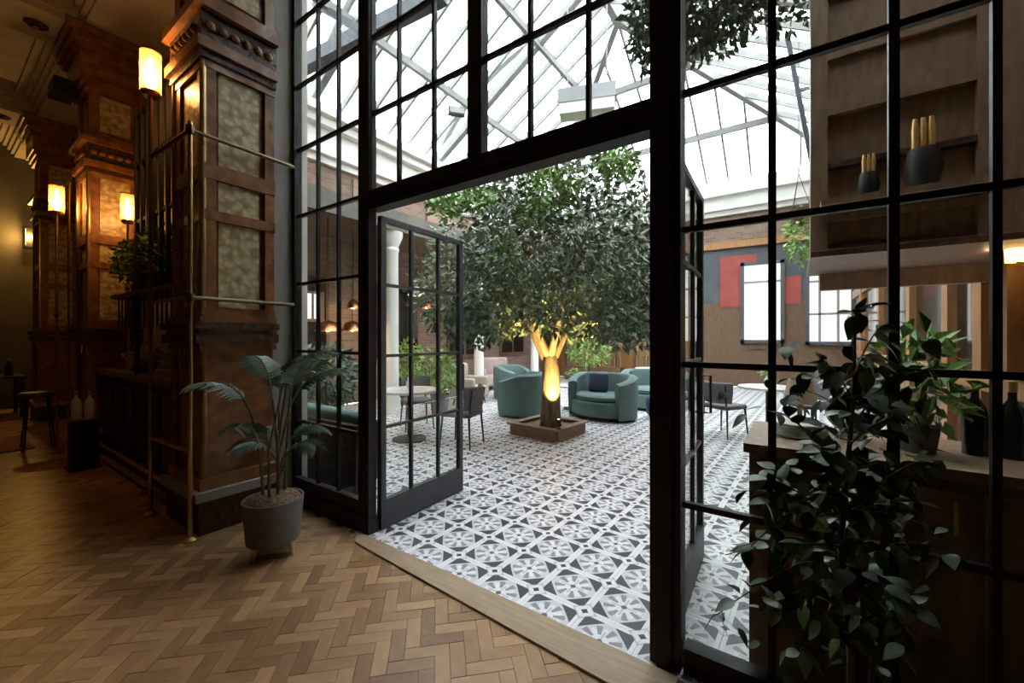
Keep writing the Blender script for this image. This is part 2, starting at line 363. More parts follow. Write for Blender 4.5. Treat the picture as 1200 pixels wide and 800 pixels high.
def clipped(x, y, name):                                      # a tile cut along the threshold or the screen
    bm = bmesh.new(); bm.from_mesh(tme); bm.transform(Matrix.Translation((x, y, .003)) @ Matrix.Rotation(TA, 4, 'Z'))
    yc = -.09 if -2.72 < x < -.42 else .0
    bmesh.ops.bisect_plane(bm, geom=bm.verts[:] + bm.edges[:] + bm.faces[:], plane_co=(0, yc, 0), plane_no=(0, -1, 0), clear_outer=True)
    if not bm.faces: bm.free(); return
    me = bpy.data.meshes.new(name); bm.to_mesh(me); bm.free(); me.materials.append(M['tile']) if not me.materials else None
    o = bpy.data.objects.new(name, me); COL.objects.link(o); o.parent = cf
for _, x, y in sv:
    if y < .18: clipped(x, y, 'floor_tile'); continue
    o = bpy.data.objects.new('floor_tile', tme); COL.objects.link(o); o.parent = cf; o.location = (x, y, .003); o.rotation_euler.z = TA
mb = MB()
for x, y in tiles:
    if (x, y) in svs: continue
    if y < .18:
        if x < -3.9 or x > .9: continue
        clipped(x, y, 'floor_tile'); continue
    mb.box((x - CELL / 2 + .001, y - CELL / 2 + .001, -.009), (x + CELL / 2 - .001, y + CELL / 2 - .001, .003), TA, (x, y, 0))
me = mb.mesh('floor_tiles'); uvtop(me, 1); stuff(obj('floor_tiles', me, 'tile', cf))

# room walls
def wall(name, a, b, m, label): return tag(bx(a, b, name, m), label, 'wall', kind='structure')
wall('wall_bar', (-14, .0, -.03), (-3.87, .15, 5.75), 'plaster', 'brown plastered wall behind the bar counter and columns')
wall('wall_end', (-14.2, -7, -.03), (-14, .15, 5.75), 'dkplaster', 'dark grey plaster wall at the far end of the bar')
wall('wall_right', (3, -7, -.03), (3.2, .15, 5.75), 'dkplaster', 'dark plaster side wall of the bar room')
wall('wall_rear', (-14, -7.2, -.03), (3.2, -7, 5.75), 'barwood', 'dark timber wall facing the steel glazed screen across the room')
wall('wall_pier', (-4.36, -.21, -.02), (-3.80, 0, 5.42), 'pier', 'narrow grey plaster pier between the tiled column and the steel screen')
# ceiling with beams and mouldings
ce = bx((-14, -7, 5.75), (3.2, .15, 5.95), 'ceiling', 'plaster'); tag(ce, 'coffered brown plaster ceiling with moulded beams', 'ceiling', kind='structure')
def beamx(y0, y1):
    bx((-14, y0, 5.44), (3, y1, 5.75), 'beam', 'plaster', ce)
    for k, (d, h) in enumerate(((.05, 5.50), (.10, 5.57), (.16, 5.64), (.24, 5.70))):
        for s_, y in ((-1, y0), (1, y1)):
            if y > -.05: continue
            bx((-14, y, h), (3, y + s_ * d, h + .06), 'moulding', 'plaster', ce)
for y0, y1 in ((-.8, 0), (-3.9, -3.3), (-6.9, -6.4)): beamx(y0, y1)
XC = [-4.04 - 3.75 * k for k in range(3)]
for x in XC + [-.3]:
    bx((x - .38, -7, 5.42), (x + .38, 0, 5.75), 'beam', 'plaster', ce)
    for d, h in ((.05, 5.49), (.10, 5.56), (.16, 5.63), (.24, 5.69)):
        for s_ in (-1, 1): bx((x + s_ * .38, -7, h), (x + s_ * (.38 + d), 0, h + .07), 'moulding', 'plaster', ce)
    for k in range(7):
        MB().lathe([(.11, 0), (.11, -.015), (.08, -.035), (.05, -.02), (.03, -.05), (.005, -.055)], n=12).build('rosette', 'carved2', ce, loc=(x, -1.15 - k * .55, 5.422))

# ------------------------------------------------------------------ steel glazed screen with doors
RAILS = [.0, .11, .745, 1.38, 1.99]; TOPS = [2.61, 3.215, 3.80, 4.39, 5.0]
def vbar(t, x, w_, z0, z1, name='mullion', y=(-.04, .04)): return bx((x - w_ / 2, y[0], z0), (x + w_ / 2, y[1], z1), name, 'steel', t)
def screen(t, xs, ws, zs, hb=.026, bottom=None):
    for x, w_ in zip(xs, ws): vbar(t, x, w_, zs[0], zs[-1], 'post' if w_ > .06 else 'mullion', (-.035, .035) if w_ > .06 else (-.015, .015))
    for z in zs[1:-1]: bx((xs[0], -.014, z - hb / 2), (xs[-1], .014, z + hb / 2), 'glazing_bar', 'steel', t)
    for i in range(len(xs) - 1):
        for j in range(len(zs) - 1):
            if bottom and j < bottom: continue
            bx((xs[i] + ws[i] / 2 - .004, -.003, zs[j]), (xs[i + 1] - ws[i + 1] / 2 + .004, .003, zs[j + 1]), 'pane', 'glass', t)
s1 = thing('window_1', 'narrow fixed black steel glazed panel beside the grey pier and open door', 'window', kind='structure')
xs1 = [-3.805, -3.42, -3.112, -2.735]; screen(s1, xs1, [.10, .022, .022, .13], RAILS[1:] + TOPS, bottom=None)
bx((-3.87, -.045, -.021), (-2.66, .045, .13), 'bottom_rail', 'steel', s1)
bx((-3.87, -.03, .13), (-2.74, .03, .235), 'kick_panel', 'steel', s1)
s2 = thing('window_2', 'tall black steel overlight above the open double doors', 'window', kind='structure')
xs2 = [-2.66, -2.36, -2.005, -1.627, -1.238, -.882, -.555]; screen(s2, xs2, [.005, .022, .022, .11, .022, .022, .005], [2.55] + TOPS[1:])
bx((-2.66, -.05, 2.47), (-.555, .05, 2.615), 'transom', 'steel', s2); bx((-2.66, -.065, 2.52), (-.555, -.045, 2.60), 'transom_face', 'steel', s2)
s3 = thing('window_3', 'wide fixed black steel glazed panel behind the leafy ficus', 'window', kind='structure')
xs3 = [-.483, -.076, .29, .535, .90, 1.30]; screen(s3, xs3, [.12, .028, .03, .022, .022, .10], RAILS[1:] + TOPS)
bx((-.41, -.04, -.021), (1.35, .04, .115), 'bottom_rail', 'steel', s3); bx((-.555, -.05, -.02), (-.42, .05, 5.0), 'door_jamb', 'steel', s3)
bx((-.52, -.07, -.02), (-.455, -.045, 2.6), 'cover_strip', 'steel', s3)
tag(bx((-3.87, -.06, 5.0), (3.0, .1, 5.75), 'wall_lintel', 'plaster'), 'plaster wall above the steel glazed screen', 'wall', kind='structure')
wall('wall_front', (1.35, 0, 0), (3.0, .15, 5.0), 'dkplaster', 'dark wall to the side of the steel screen')
gm = MB().poly([(CX0, .12, 5.0), ((CX0 + CX1) / 2, .12, 9.3), (CX1, .12, 5.0)], -.1); gm.box((CX0, .02, 5.0), (CX1, .12, 6.3))
tag(gm.build('wall_gable', 'white'), 'white gable wall under the glass roof above the steel screen', 'wall', kind='structure')
def door(name, label, hinge, ang, wd=1.0):
    t = thing(name, label, 'door', hinge, ang, kind='structure'); h = 2.45
    for x, w_ in ((.025, .05), (wd - .025, .05)): bx((x - w_ / 2, -.022, .01), (x + w_ / 2, .022, h), 'stile', 'leafsteel', t)
    for x in (wd / 3, 2 * wd / 3): bx((x - .012, -.015, .01), (x + .012, .015, h), 'mullion', 'leafsteel', t)
    bx((0, -.024, .01), (wd, .024, .235), 'bottom_rail', 'leafsteel', t); bx((0, -.022, h - .04), (wd, .022, h), 'top_rail', 'leafsteel', t)
    for z in (.80, 1.36, 1.92): bx((0, -.014, z - .012), (wd, .014, z + .012), 'glazing_bar', 'leafsteel', t)
    zz = [.235, .80, 1.36, 1.92, h - .04]
    for i in range(3):
        for j in range(4): bx((i * wd / 3 + .01, -.003, zz[j]), ((i + 1) * wd / 3 - .01, .003, zz[j + 1]), 'pane', 'glass', t)
    hd = MB(); hd.tube([(wd - .05, -.02, 1.0), (wd - .05, -.07, 1.0), (wd - .05, -.07, 1.25), (wd - .05, -.02, 1.25)], .009, 8).build('handle', 'leafsteel', t, smooth=True)
    return t
door('door_1', 'open black steel glazed door leaf hinged beside the narrow panel', (-2.66, .055, 0), R(92.5))
door('door_2', 'open black steel glazed door leaf folded back against the wide panel side', (-.50, .075, 0), R(92))

# ------------------------------------------------------------------ courtyard shell
EZ = 6.3; SL = .6; RX = (CX0 + CX1) / 2; RUN = (CX1 - CX0) / 2; RZ = EZ + RUN * SL
wl = bx((CX0 - .2, 0, 0), (CX0, CY1, EZ), 'wall_courtyard_left', 'brick'); tag(wl, 'brown brick side wall with white cornice and gallery', 'wall', kind='structure')
for d, a, b in ((.10, 5.25, 5.40), (.22, 5.40, 5.62), (.16, 5.62, 5.95), (.34, 5.95, 6.12), (.48, 6.12, 6.3)): bx((CX0, .12, a), (CX0 + d, CY1, b), 'cornice', 'white', wl)
bx((CX0, .12, 4.35), (CX0 + .08, CY1, 4.5), 'string_course', 'pier', wl)
for k in range(5):                                            # dark upper windows of the gallery storey
    bx((CX0, 1.4 + k * 2.3, 4.55), (CX0 + .05, 2.4 + k * 2.3, 5.15), 'upper_panel', 'timber', wl)
wb = bx((CX0 - .2, CY1, 0), (CX1 + .2, CY1 + .2, EZ), 'wall_courtyard_back', 'brick'); tag(wb, 'brown brick back wall of the courtyard with red and slate painted bays', 'wall', kind='structure')
for d, a, b in ((.12, 5.35, 5.5), (.25, 5.5, 5.9), (.42, 5.9, 6.3)): bx((CX0, CY1 - d, a), (CX1, CY1, b), 'cornice', 'white', wb)
bx((-2.8, CY1 - .06, 2.6), (CX1, CY1, 4.3), 'slate_bay', 'slate', wb)
bx((-1.95, CY1 - .09, 2.45), (-.95, CY1, 4.05), 'red_bay', 'redwall', wb); bx((-.45, CY1 - .09, 2.5), (.15, CY1, 3.3), 'red_bay', 'redwall', wb)
bx((-2.8, CY1 - .07, 0), (CX1, CY1, 2.6), 'dado', 'dtimber', wb); bx((-2.8, CY1 - .16, 4.3), (CX1, CY1, 4.5), 'string_course', 'otimber', wb)
bx((CX0, CY1 - .08, 0), (-2.8, CY1, 3.2), 'timber_panelling', 'otimber', wb)
for k in range(8): bx((CX0 + .3 + k * .68, CY1 - .11, .1), (CX0 + .42 + k * .68, CY1 - .02, 3.1), 'stile', 'dtimber', wb)
def bwin(n, p0, p1, label, grid):
    a = ony(p0[0], p0[1], CY1 - .1); b = ony(p1[0], p1[1], CY1 - .1); z0, z1 = sorted((a.z, b.z))
    t = thing('window_%d' % n, label, 'window', (a.x, CY1 - .1, z0), kind='structure'); W2 = b.x - a.x; H = z1 - z0
    bx((0, -.01, 0), (W2, .0, H), 'pane', 'lit', t)
    for x in (0, W2): bx((x - .05, -.06, -.05), (x + .05, .02, H + .05), 'frame', 'slate', t)
    for z in (0, H): bx((-.05, -.06, z - .05), (W2 + .05, .02, z + .05), 'frame', 'slate', t)
    for x in grid[0]: bx((W2 * x - .03, -.05, 0), (W2 * x + .03, -.01, H), 'glazing_bar', 'pier', t)
    for z in grid[1]: bx((0, -.05, H * z - .03), (W2, -.01, H * z + .03), 'glazing_bar', 'pier', t)
bwin(4, (870, 400), (917, 306), 'bright white window in the red bay of the back wall', ((), (.76,)))
bwin(5, (946, 402), (1000, 298), 'bright white window beside the timber bulkhead', ((.28, .68), (.34, .72)))
wr = bx((CX1, .15, 0), (CX1 + .2, CY1, EZ), 'wall_courtyard_right', 'timber'); tag(wr, 'timber panelled side wall of the courtyard with post framed windows', 'wall', kind='structure')
bx((CX1 - .25, .15, 5.9), (CX1, CY1, 6.3), 'cornice', 'white', wr)
posts = [2.55, 3.05, 3.95, 5.6, 8.0, 10.5]
for y in posts: bx((CX1 - .10, y - .1, 0), (CX1 + .0, y + .1, 4.2), 'post', 'otimber', wr)
bx((CX1 - .12, .3, 1.08), (CX1, CY1 - .1, 1.2), 'sill', 'otimber', wr); bx((CX1 - .08, .3, 2.55), (CX1, CY1 - .1, 2.75), 'head_rail', 'timber', wr)
for a, b in ((3.15, 3.85), (4.05, 5.5), (5.7, 7.9), (8.1, 10.4)): bx((CX1 - .03, a, 1.2), (CX1 + .0, b, 2.55), 'dark_pane', 'darkglass', wr)
for k in range(14): bx((CX1 - .03, .4 + k * .42, .05), (CX1, .78 + k * .42, 1.05), 'dado_board', 'dtimber', wr)
nw = thing('window_6', 'narrow bright slit window between the timber posts', 'window', (CX1 - .05, 3.28, 1.55), kind='structure')
for k in range(3): bx((0, -.045, k * .26), (.02, .045, k * .26 + .23), 'pane', 'lit', nw)
bx((-.01, -.07, -.05), (.0, -.045, .84), 'frame', 'otimber', nw); bx((-.01, .045, -.05), (.0, .07, .84), 'frame', 'otimber', nw)
# gallery on white columns
ga = thing('trim_2', 'dark timber gallery running along the brick wall on white columns', 'gallery', kind='structure')
bx((CX0, .15, 3.72), (-6.45, CY1, 3.95), 'deck', 'dtimber', ga); bx((-6.5, .15, 3.6), (-6.4, CY1, 3.98), 'fascia', 'dkplaster', ga)
for k, y in enumerate((3.38, 6.1, 8.8)):
    t = thing('cast_iron_column', ['white cast iron column seen through the open door leaf', 'white cast iron column carrying the gallery behind the tree', 'white cast iron column near the far corner of the gallery'][k], 'column', (-6.6, y, 0))
    MB().lathe([(.2, 0), (.2, .12), (.16, .16), (.16, .3), (.125, .36), (.115, 3.2), (.13, 3.22), (.13, 3.28), (.11, 3.3)], n=16).build('shaft', 'white', t, smooth=True)
    MB().lathe([(.11, 3.3), (.15, 3.38), (.2, 3.5), (.21, 3.6)], n=16).build('capital', 'white', t, smooth=True)
for k in range(4):                                            # windows and doors under the gallery
    y = 1.6 + k * 2.6
    bx((CX0, y, .9), (CX0 + .06, y + 1.5, 2.9), 'window_frame', 'dtimber', wl)
    for j in range(2): bx((CX0 + .05, y + .08 + j * .72, 1.0), (CX0 + .075, y + .70 + j * .72, 2.8), 'window_pane', 'darkglass', wl)
# glass roof
rf = thing('ceiling_courtyard', 'pitched glass roof with pale rafters over the courtyard', 'roof', kind='structure')
def slope(pos, run, up, along, d0, d1, n, out):
    """bays of a roof slope: pos(d) eave point, up = horizontal inward unit, run(d) = plan length"""
    pts = [d0 + (d1 - d0) * i / n for i in range(n + 1)]
    P = lambda d, r: Vector(pos(d)) + Vector(up) * r + Vector((0, 0, SL * r))
    for i, d in enumerate(pts):
        r = run(d)
        if r > .15: MB().bar(P(d, 0), P(d, r), .05, .13).build('rafter', 'rafter', rf)
    for i in range(n):
        a, b = pts[i], pts[i + 1]; ra, rb = run(a), run(b)
        if max(ra, rb) < .1: continue
        poly = [P(a, 0), P(b, 0)]
        if rb > .02: poly.append(P(b, rb))
        if ra > .02: poly.append(P(a, ra))
        up_ = Vector((0, 0, .03)); MB().poly([p + up_ for p in poly], .004).build('pane', 'roofglass', rf)
slope(lambda d: (CX0, d, EZ), lambda d: min(RUN, CY1 - d), (1, 0, 0), None, .15, CY1, 20, 1)
slope(lambda d: (CX1, d, EZ), lambda d: min(RUN, CY1 - d), (-1, 0, 0), None, .15, CY1, 20, 1)
slope(lambda d: (d, CY1, EZ), lambda d: min(d - CX0, CX1 - d), (0, -1, 0), None, CX0, CX1, 16, 1)
MB().bar((RX, .1, RZ), (RX, CY1 - RUN, RZ), .16, .3).build('ridge_beam', 'rafter', rf)
for x in (CX0, CX1): MB().bar((x, CY1, EZ), (RX, CY1 - RUN, RZ), .14, .24).build('hip_beam', 'rafter', rf)
for f in (.36, .72):
    for sx_, x0 in ((1, CX0), (-1, CX1)):
        x = x0 + sx_ * RUN * f; MB().bar((x, .1, EZ + RUN * f * SL - .1), (x, CY1 - RUN * f, EZ + RUN * f * SL - .1), .09, .16).build('purlin', 'rafter', rf)
    MB().bar((CX0 + RUN * f, CY1 - RUN * f, EZ + RUN * f * SL - .1), (CX1 - RUN * f, CY1 - RUN * f, EZ + RUN * f * SL - .1), .09, .16).build('purlin', 'rafter', rf)
for y in (2.6, 6.2):                                          # arched trusses
    for sx_, x0 in ((1, CX0), (-1, CX1)):
        MB().bar((x0, y, EZ), (RX, y, RZ), .14, .26).build('principal_rafter', 'rafter', rf)
        MB().tube([(x0 + sx_ * RUN * (1 - math.cos(a)) * .98, y, EZ - .9 + (RZ - EZ + .3) * math.sin(a)) for a in [R(q) for q in range(0, 91, 6)]], .07, 6).build('arched_brace', 'rafter', rf)
MB().bar(ont(346, 82, 7.6), ont(520, -8, 6.2), .2, .24).build('tie_beam', 'tie', rf)
MB().bar(ont(922, 40, 7.0), ont(954, 205, 7.2), .07, .07).build('strut', 'tie', rf); MB().bar(ont(935, 106, 7.1), ont(962, 100, 7.2), .05, .05).build('strut', 'tie', rf)
MB().bar(ont(368, 4, 7.2), ont(424, 36, 6.9), .07, .12).build('strut', 'tie', rf)

# ------------------------------------------------------------------ ornate columns with glazed tile panels
def column():
    t = thing('tiled_column', '', 'column', group=None)
    # local: front-right corner at (0,0), body to -x and +y
    W2, D = .62, .52
    def ring(z0, z1, g, name, m): return bx((-W2 - g, -g, z0), (g, D, z1), name, m, t)
    ring(0, .26, .05, 'plinth', 'carved2'); ring(.26, .33, .08, 'plinth_ledge', 'pier')
    bx((-W2 + .03, .03, 1.4), (-.03, D, 5.42), 'shaft', 'carved', t); bx((-W2 + .03, .03, .33), (-.03, D, 1.4), 'dado', 'carved', t); bx((-.13, -.004, .42), (.004, .10, 1.4), 'corner_post', 'carved', t)
    ring(.33, .42, .04, 'base_moulding', 'carved')
    for z0, z1, g in ((1.40, 1.46, .04), (1.46, 1.53, .075), (1.53, 1.57, .05), (1.57, 1.62, .085), (1.62, 1.67, .04)): ring(z0, z1, g, 'dado_moulding', 'carved' if g < .07 else 'carved2')
    # carved recessed dado panels
    bx((-.03, .10, .55), (-.005, D - .06, 1.30), 'dado_panel', 'carved', t); bx((-W2 + .10, .005, .55), (-.10, .03, 1.30), 'dado_panel', 'carved', t)
    for z0, z1 in ((1.74, 2.42), (2.50, 2.74), (2.86, 3.60), (4.22, 4.68)):
        zc = (z0 + z1) / 2
        o = bx((-.012, -(D - .22) / 2, -(z1 - z0) / 2), (.012, (D - .22) / 2, (z1 - z0) / 2), 'tile_panel', 'gtile', t, loc=(-.028, D / 2 - .01, zc))
        o = bx((-(W2 - .26) / 2, -.012, -(z1 - z0) / 2), ((W2 - .26) / 2, .012, (z1 - z0) / 2), 'tile_panel', 'gtile', t, loc=(-W2 / 2, .028, zc))
    for y in (.035, D - .05): bx((-.03, y - .03, 1.67), (.005, y + .045, 5.4), 'stile', 'carved', t)
    for x in (-.06, -W2 + .06): bx((x - .06, -.005, 1.67), (x + .06, .03, 5.4), 'stile', 'carved', t)
    for z0, z1 in ((1.67, 1.74), (2.42, 2.50), (2.74, 2.86), (3.60, 3.66)):
        bx((-.03, 0, z0), (.012, D, z1), 'rail', 'carved', t); bx((-W2, -.012, z0), (0, .03, z1), 'rail', 'carved', t)
    for z0, z1, g in ((3.66, 3.72, .03), (3.72, 3.80, .06), (3.80, 4.02, .03), (4.02, 4.09, .08), (4.09, 4.15, .05)): ring(z0, z1, g, 'carved_band', 'carved' if g != .03 else 'carved2')
    for k in range(6):                                        # bosses carved along the band
        MB().lathe([(.035, 0), (.032, .018), (.016, .03), (.004, .032)], n=8).build('boss', 'carved', t, loc=(-.52 + k * .085, -.03, 3.91)).rotation_euler = (R(90), 0, 0)
        MB().lathe([(.035, 0), (.032, .018), (.016, .03), (.004, .032)], n=8).build('boss', 'carved', t, loc=(.03, .03 + k * .085, 3.91)).rotation_euler = (0, R(90), 0)
    for z0, z1, g in ((4.72, 4.79, .04), (4.79, 4.86, .07), (4.86, 5.16, .10), (5.16, 5.24, .14), (5.24, 5.34, .18), (5.34, 5.44, .22)): ring(z0, z1, g, 'capital', 'carved')
    for x, y in ((-.01, -.005), (-W2 + .01, -.005)): MB().tube([(x, y, .42), (x, y, 1.40)], .028, 8).build('colonnette', 'carved', t, smooth=True); MB().tube([(x, y, 1.68), (x, y, 3.66)], .022, 8).build('colonnette', 'brass', t, smooth=True)
    return t
c0 = column(); c0.location = (-3.75, -.73, 0); c0['label'] = 'carved wooden column with cream tile panels beside the potted palm'
sp_ = thing('wall_speaker', 'black loudspeaker box on the column at the far end of the bar counter', 'loudspeaker', (-8.08, -.88, 4.74)); bx((-.22, -.11, 0), (.2, .10, .17), 'cabinet', 'black', sp_); bx((-.2, -.118, .02), (.18, -.108, .15), 'grille', 'tie', sp_); bx((-.05, .08, .04), (.05, .22, .12), 'bracket', 'black', sp_)
dup(c0, (-7.50, -.73, 0), 0, 'carved wooden column with cream tile panels at the far end of the bar counter')
dup(c0, (-11.25, -.73, 0), 0, 'carved wooden column with cream tile panels lit by the wall sconce')

# ------------------------------------------------------------------ bar
bc = thing('bar_counter', 'dark timber bar counter between the two nearer tiled columns', 'bar counter', (-4.4, -.62, 0))
bx((-3.05, .06, 0), (.0, .60, 1.05), 'body', 'barwood', bc); bx((-3.1, -.06, 1.05), (.02, .60, 1.11), 'worktop', 'bartop', bc)
for k in range(7): bx((-3.0 + k * .43, .02, .2), (-2.64 + k * .43, .06, .95), 'front_panel', 'barwood', bc)
bx((-3.05, .0, 0), (0, .06, .14), 'plinth', 'black', bc)
MB().tube([(-3.0, -.1, .2), (-.05, -.1, .2)], .02, 8).build('foot_rail', 'brass', bc, smooth=True)
for k in range(4): MB().tube([(-2.8 + k * .85, -.1, .2), (-2.8 + k * .85, .03, .2)], .012, 6).build('rail_bracket', 'brass', bc)
# black steel gantry with shelf of plants
gn = thing('steel_gantry', 'tall black steel rack with a plant shelf above the bar counter', 'rack', (-4.42, -.66, 1.111))
GL = -1.35
bx((-2.13, .13, 0), (-2.10, .16, .88), 'upright', 'black', gn)
for k in range(8): x = GL * k / 7; bx((x - .018, -.018, 0 if k in (0, 7) else .88), (x + .018, .018, 2.75), 'upright', 'black', gn)
for x in (0, GL): bx((x - .018, .30, 0), (x + .018, .336, 2.75), 'upright', 'black', gn)
for z in (1.6, 2.2, 2.72): bx((GL - .02, -.012, z), (.02, .02, z + .035), 'crossbar', 'black', gn)
bx((-2.15, -.05, .84), (.02, .36, .88), 'shelf', 'dtimber', gn)
for k in range(7): bx((GL * (k + 1) / 7 + .02, .30, 1.45), (GL * k / 7 - .02, .325, 2.75), 'back_panel', 'black', gn)
for k in range(15): bx((-2.08 + k * .135, .0, .50), (-2.065 + k * .135, .015, .84), 'glass_hanger', 'black', gn)
def pot_plant(name, loc, label, potr, poth, parts, size, seed, m='leaf', pm='pot', droop=0., aspect=.5, stem=None):
    t = thing(name, label, 'plant', loc)
    MB().lathe([(potr * .78, 0), (potr, poth), (potr * .9, poth), (potr * .88, poth * .9), (.01, poth * .9)], n=18).build('pot', pm, t, smooth=True)
    MB().tube([(0, 0, poth * .85), (.02, .0, poth + (stem or parts[0][1][2] - poth) * .9)], [.02, .01], 6).build('stem', 'stemw', t)
    foliage('foliage', m, t, parts, size, seed, aspect, droop=droop); return t
for k, px in enumerate((-6.2, -5.2)):
    pot_plant('shelf_plant', (px, -.52, 1.98), ['bushy green plant on the rack shelf near the far column', 'bushy green plant on the rack shelf near the palm side column'][k], .1, .17, [(620, (0, 0, .38), (.33, .24, .27), None)], .08, 20 + k, 'leaf2')
# brass posts carrying lanterns, linked by pipes
def lantern(t, x, y, z):
    lt = MB().lathe([(.055, 0), (.07, .02), (.07, .04)], n=14).build('lantern_base', 'brass', t, loc=(x, y, z))
    sh = MB().lathe([(.072, 0), (.072, .33)], n=18).build('lantern_shade', 'shade', t, loc=(x, y, z + .04), smooth=True)
    MB().lathe([(.074, 0), (.076, .015), (.05, .02), (.012, .03)], n=14).build('lantern_cap', 'pipe', t, loc=(x, y, z + .37))
    MB().lathe([(.014, 0), (.03, .03), (.034, .10), (.02, .17), (.012, .27), (.003, .28)], n=12).build('bulb', 'bulb', sh, loc=(0, 0, .02), smooth=True)
def lampglow(name, loc, e, c=(1, .62, .28), r=.05):
    ld = bpy.data.lights.new(name, 'POINT'); ld.energy = e; ld.color = c; ld.shadow_soft_size = r
    o = bpy.data.objects.new(name, ld); COL.objects.link(o); o.location = loc; return o
bf = thing('lantern_stand', 'brass pipe frame with a glowing lantern wrapped round the column by the palm', 'lamp post', (0, 0, 0))
P1 = (-4.51, -.86); P2 = (-3.68, -.84); PE = (-3.72, -.06)
for (x, y), h in ((P1, 3.56), (P2, 3.1)):
    MB().tube([(x, y, 0), (x, y, h)], .016, 10).build('post', 'brass', bf, smooth=True); MB().lathe([(.05, 0), (.05, .012), (.02, .03)], (x, y, 0), 12).build('foot', 'brass', bf)
for z in (3.04, 1.80):
    MB().tube([(P1[0], P1[1], z), (P2[0], P2[1], z)], .016, 8).build('pipe', 'pipe', bf, smooth=True)
    MB().tube([(P2[0], P2[1], z), (PE[0], PE[1], z)], .016, 8).build('pipe', 'pipe', bf, smooth=True)
MB().tube([(P1[0], P1[1], .66), (P2[0], P2[1], .66)], .016, 8).build('pipe', 'brass', bf, smooth=True)
for z in (3.04, 1.80): MB().lathe([(.028, -.03), (.03, 0), (.028, .03)], (P2[0], P2[1], z), 10).build('joint', 'pipe', bf)
MB().tube([(P1[0], P1[1], .66), (P1[0], -.62, .66)], .014, 8).build('pipe', 'pipe', bf)
lantern(bf, P1[0], P1[1], 3.55); lampglow('lantern_light', (P1[0], P1[1], 3.72), 60)
def lamp_post(x, y, h, label, e, z0=0):
    t = thing('brass_lamp_post', label, 'lamp post', (x, y, z0))
    MB().tube([(0, 0, 0), (0, 0, h)], .014, 8).build('post', 'brass', t, smooth=True); MB().lathe([(.06, 0), (.06, .012), (.02, .03)], n=12).build('foot', 'brass', t)
    lantern(t, 0, 0, h - .02); lampglow('lantern_light', (x, y, z0 + h + .15), e)
    MB().lathe([(.024, -.02), (.026, 0), (.024, .02)], (0, 0, 1.8 - z0 * .7), 8).build('joint', 'pipe', t)
lamp_post(-7.98, -.95, 3.14, 'brass post with glowing lantern in front of the column at the bar end', 42)
lamp_post(-7.07, -.45, 1.88, 'brass post with glowing lantern standing on the end of the bar counter', 34, 1.11)
t = thing('brass_pole', 'thin plain brass pole beside the lantern post at the far column', 'pole', (-7.76, -.875, 0)); MB().tube([(0, 0, 0), (0, 0, 3.5)], .012, 8).build('shaft', 'brass', t); MB().lathe([(.05, 0), (.05, .012), (.02, .03)], n=12).build('foot', 'brass', t); MB().lathe([(.02, 0), (.024, .02), (.012, .05)], n=8).build('finial', 'brass', t, loc=(0, 0, 3.49))
# things on the bar
rb = random.Random(3)
def bottle(name, loc, label, cat, h, r, m, group=None, cap='foil'):
    t = thing(name, label, cat, loc, group=group)
    MB().lathe([(r, 0), (r, h * .55), (r * .8, h * .66), (r * .34, h * .76), (r * .32, h * .93)], n=14).build('body', m, t, smooth=True)
    MB().lathe([(r * .36, h * .86), (r * .38, h), (r * .1, h + .004)], n=10).build('cap', cap, t, smooth=True); return t
def wineglass(loc):
    t = thing('wine_glass', 'clear stemmed glass among those standing on the bar counter', 'glass', loc, group='stemmed glasses on the bar counter')
    MB().lathe([(.033, 0), (.033, .004), (.004, .01), (.004, .09)], n=12).build('stem', 'glass', t, smooth=True)
    MB().lathe([(.006, .09), (.034, .12), (.038, .16), (.03, .21), (.028, .21), (.034, .16), (.03, .122), (.003, .1)], n=14).build('bowl', 'glass', t, smooth=True)
for k in range(5): wineglass((-6.75 + k * .13, -.16 + rb.uniform(-.08, .04), 1.11))
fb = thing('flower_bowl', 'bowl of pale pink flowers on the bar counter', 'flowers', (-6.25, -.48, 1.11))
MB().lathe([(.08, 0), (.13, .10), (.12, .10), (.02, .03)], n=16).build('bowl', 'pot', fb, smooth=True); foliage('petals', 'flowers', fb, [(260, (0, 0, .17), (.2, .16, .11), None)], .06, 31, .9)
for k in range(3): bottle('spirit_bottle', (-4.95 + k * .13, -.2, 1.11), 'dark spirit bottle on the bar counter by the palm side column', 'bottle', .3, .038, 'bottle', 'spirit bottles on the bar counter')
# bottle stand by the far column
p = onz(110, 512)
cr = thing('bottle_crate', 'tall black metal stand in front of the bar counter carrying white bottles', 'crate', (-6.76, -.90, 0))
bx((-.11, -.11, .03), (.11, .11, .55), 'bin', 'black', cr); bx((-.13, -.13, .0), (.13, .13, .03), 'base', 'black', cr); bx((-.12, -.12, .55), (.12, .12, .57), 'rim', 'pipe', cr)
for k, dx in enumerate((-.07, .06)): bottle('white_bottle', (-6.76 + dx * .8, -.90 + dx * .7, .57), ['white bottle on the black stand beside its twin', 'white bottle on the black stand beside its twin'][k], 'bottle', .32, .045, 'marble', 'pair of white bottles on the black crate')
st = thing('bar_stool', 'black bar stool at the far end of the bar counter', 'stool', (-8.55, -1.05, 0))
MB().lathe([(.17, .70), (.18, .73), (.16, .76)], n=18).build('seat', 'grey', st, smooth=True)
for a in range(4): MB().tube([(.13 * math.cos(a * 1.571 + .78), .13 * math.sin(a * 1.571 + .78), .71), (.2 * math.cos(a * 1.571 + .78), .2 * math.sin(a * 1.571 + .78), 0)], .012, 6).build('leg', 'black', st)
MB().tube([(.17 * math.cos(a * .3927), .17 * math.sin(a * .3927), .25) for a in range(17)], .009, 6).build('foot_ring', 'brass', st)
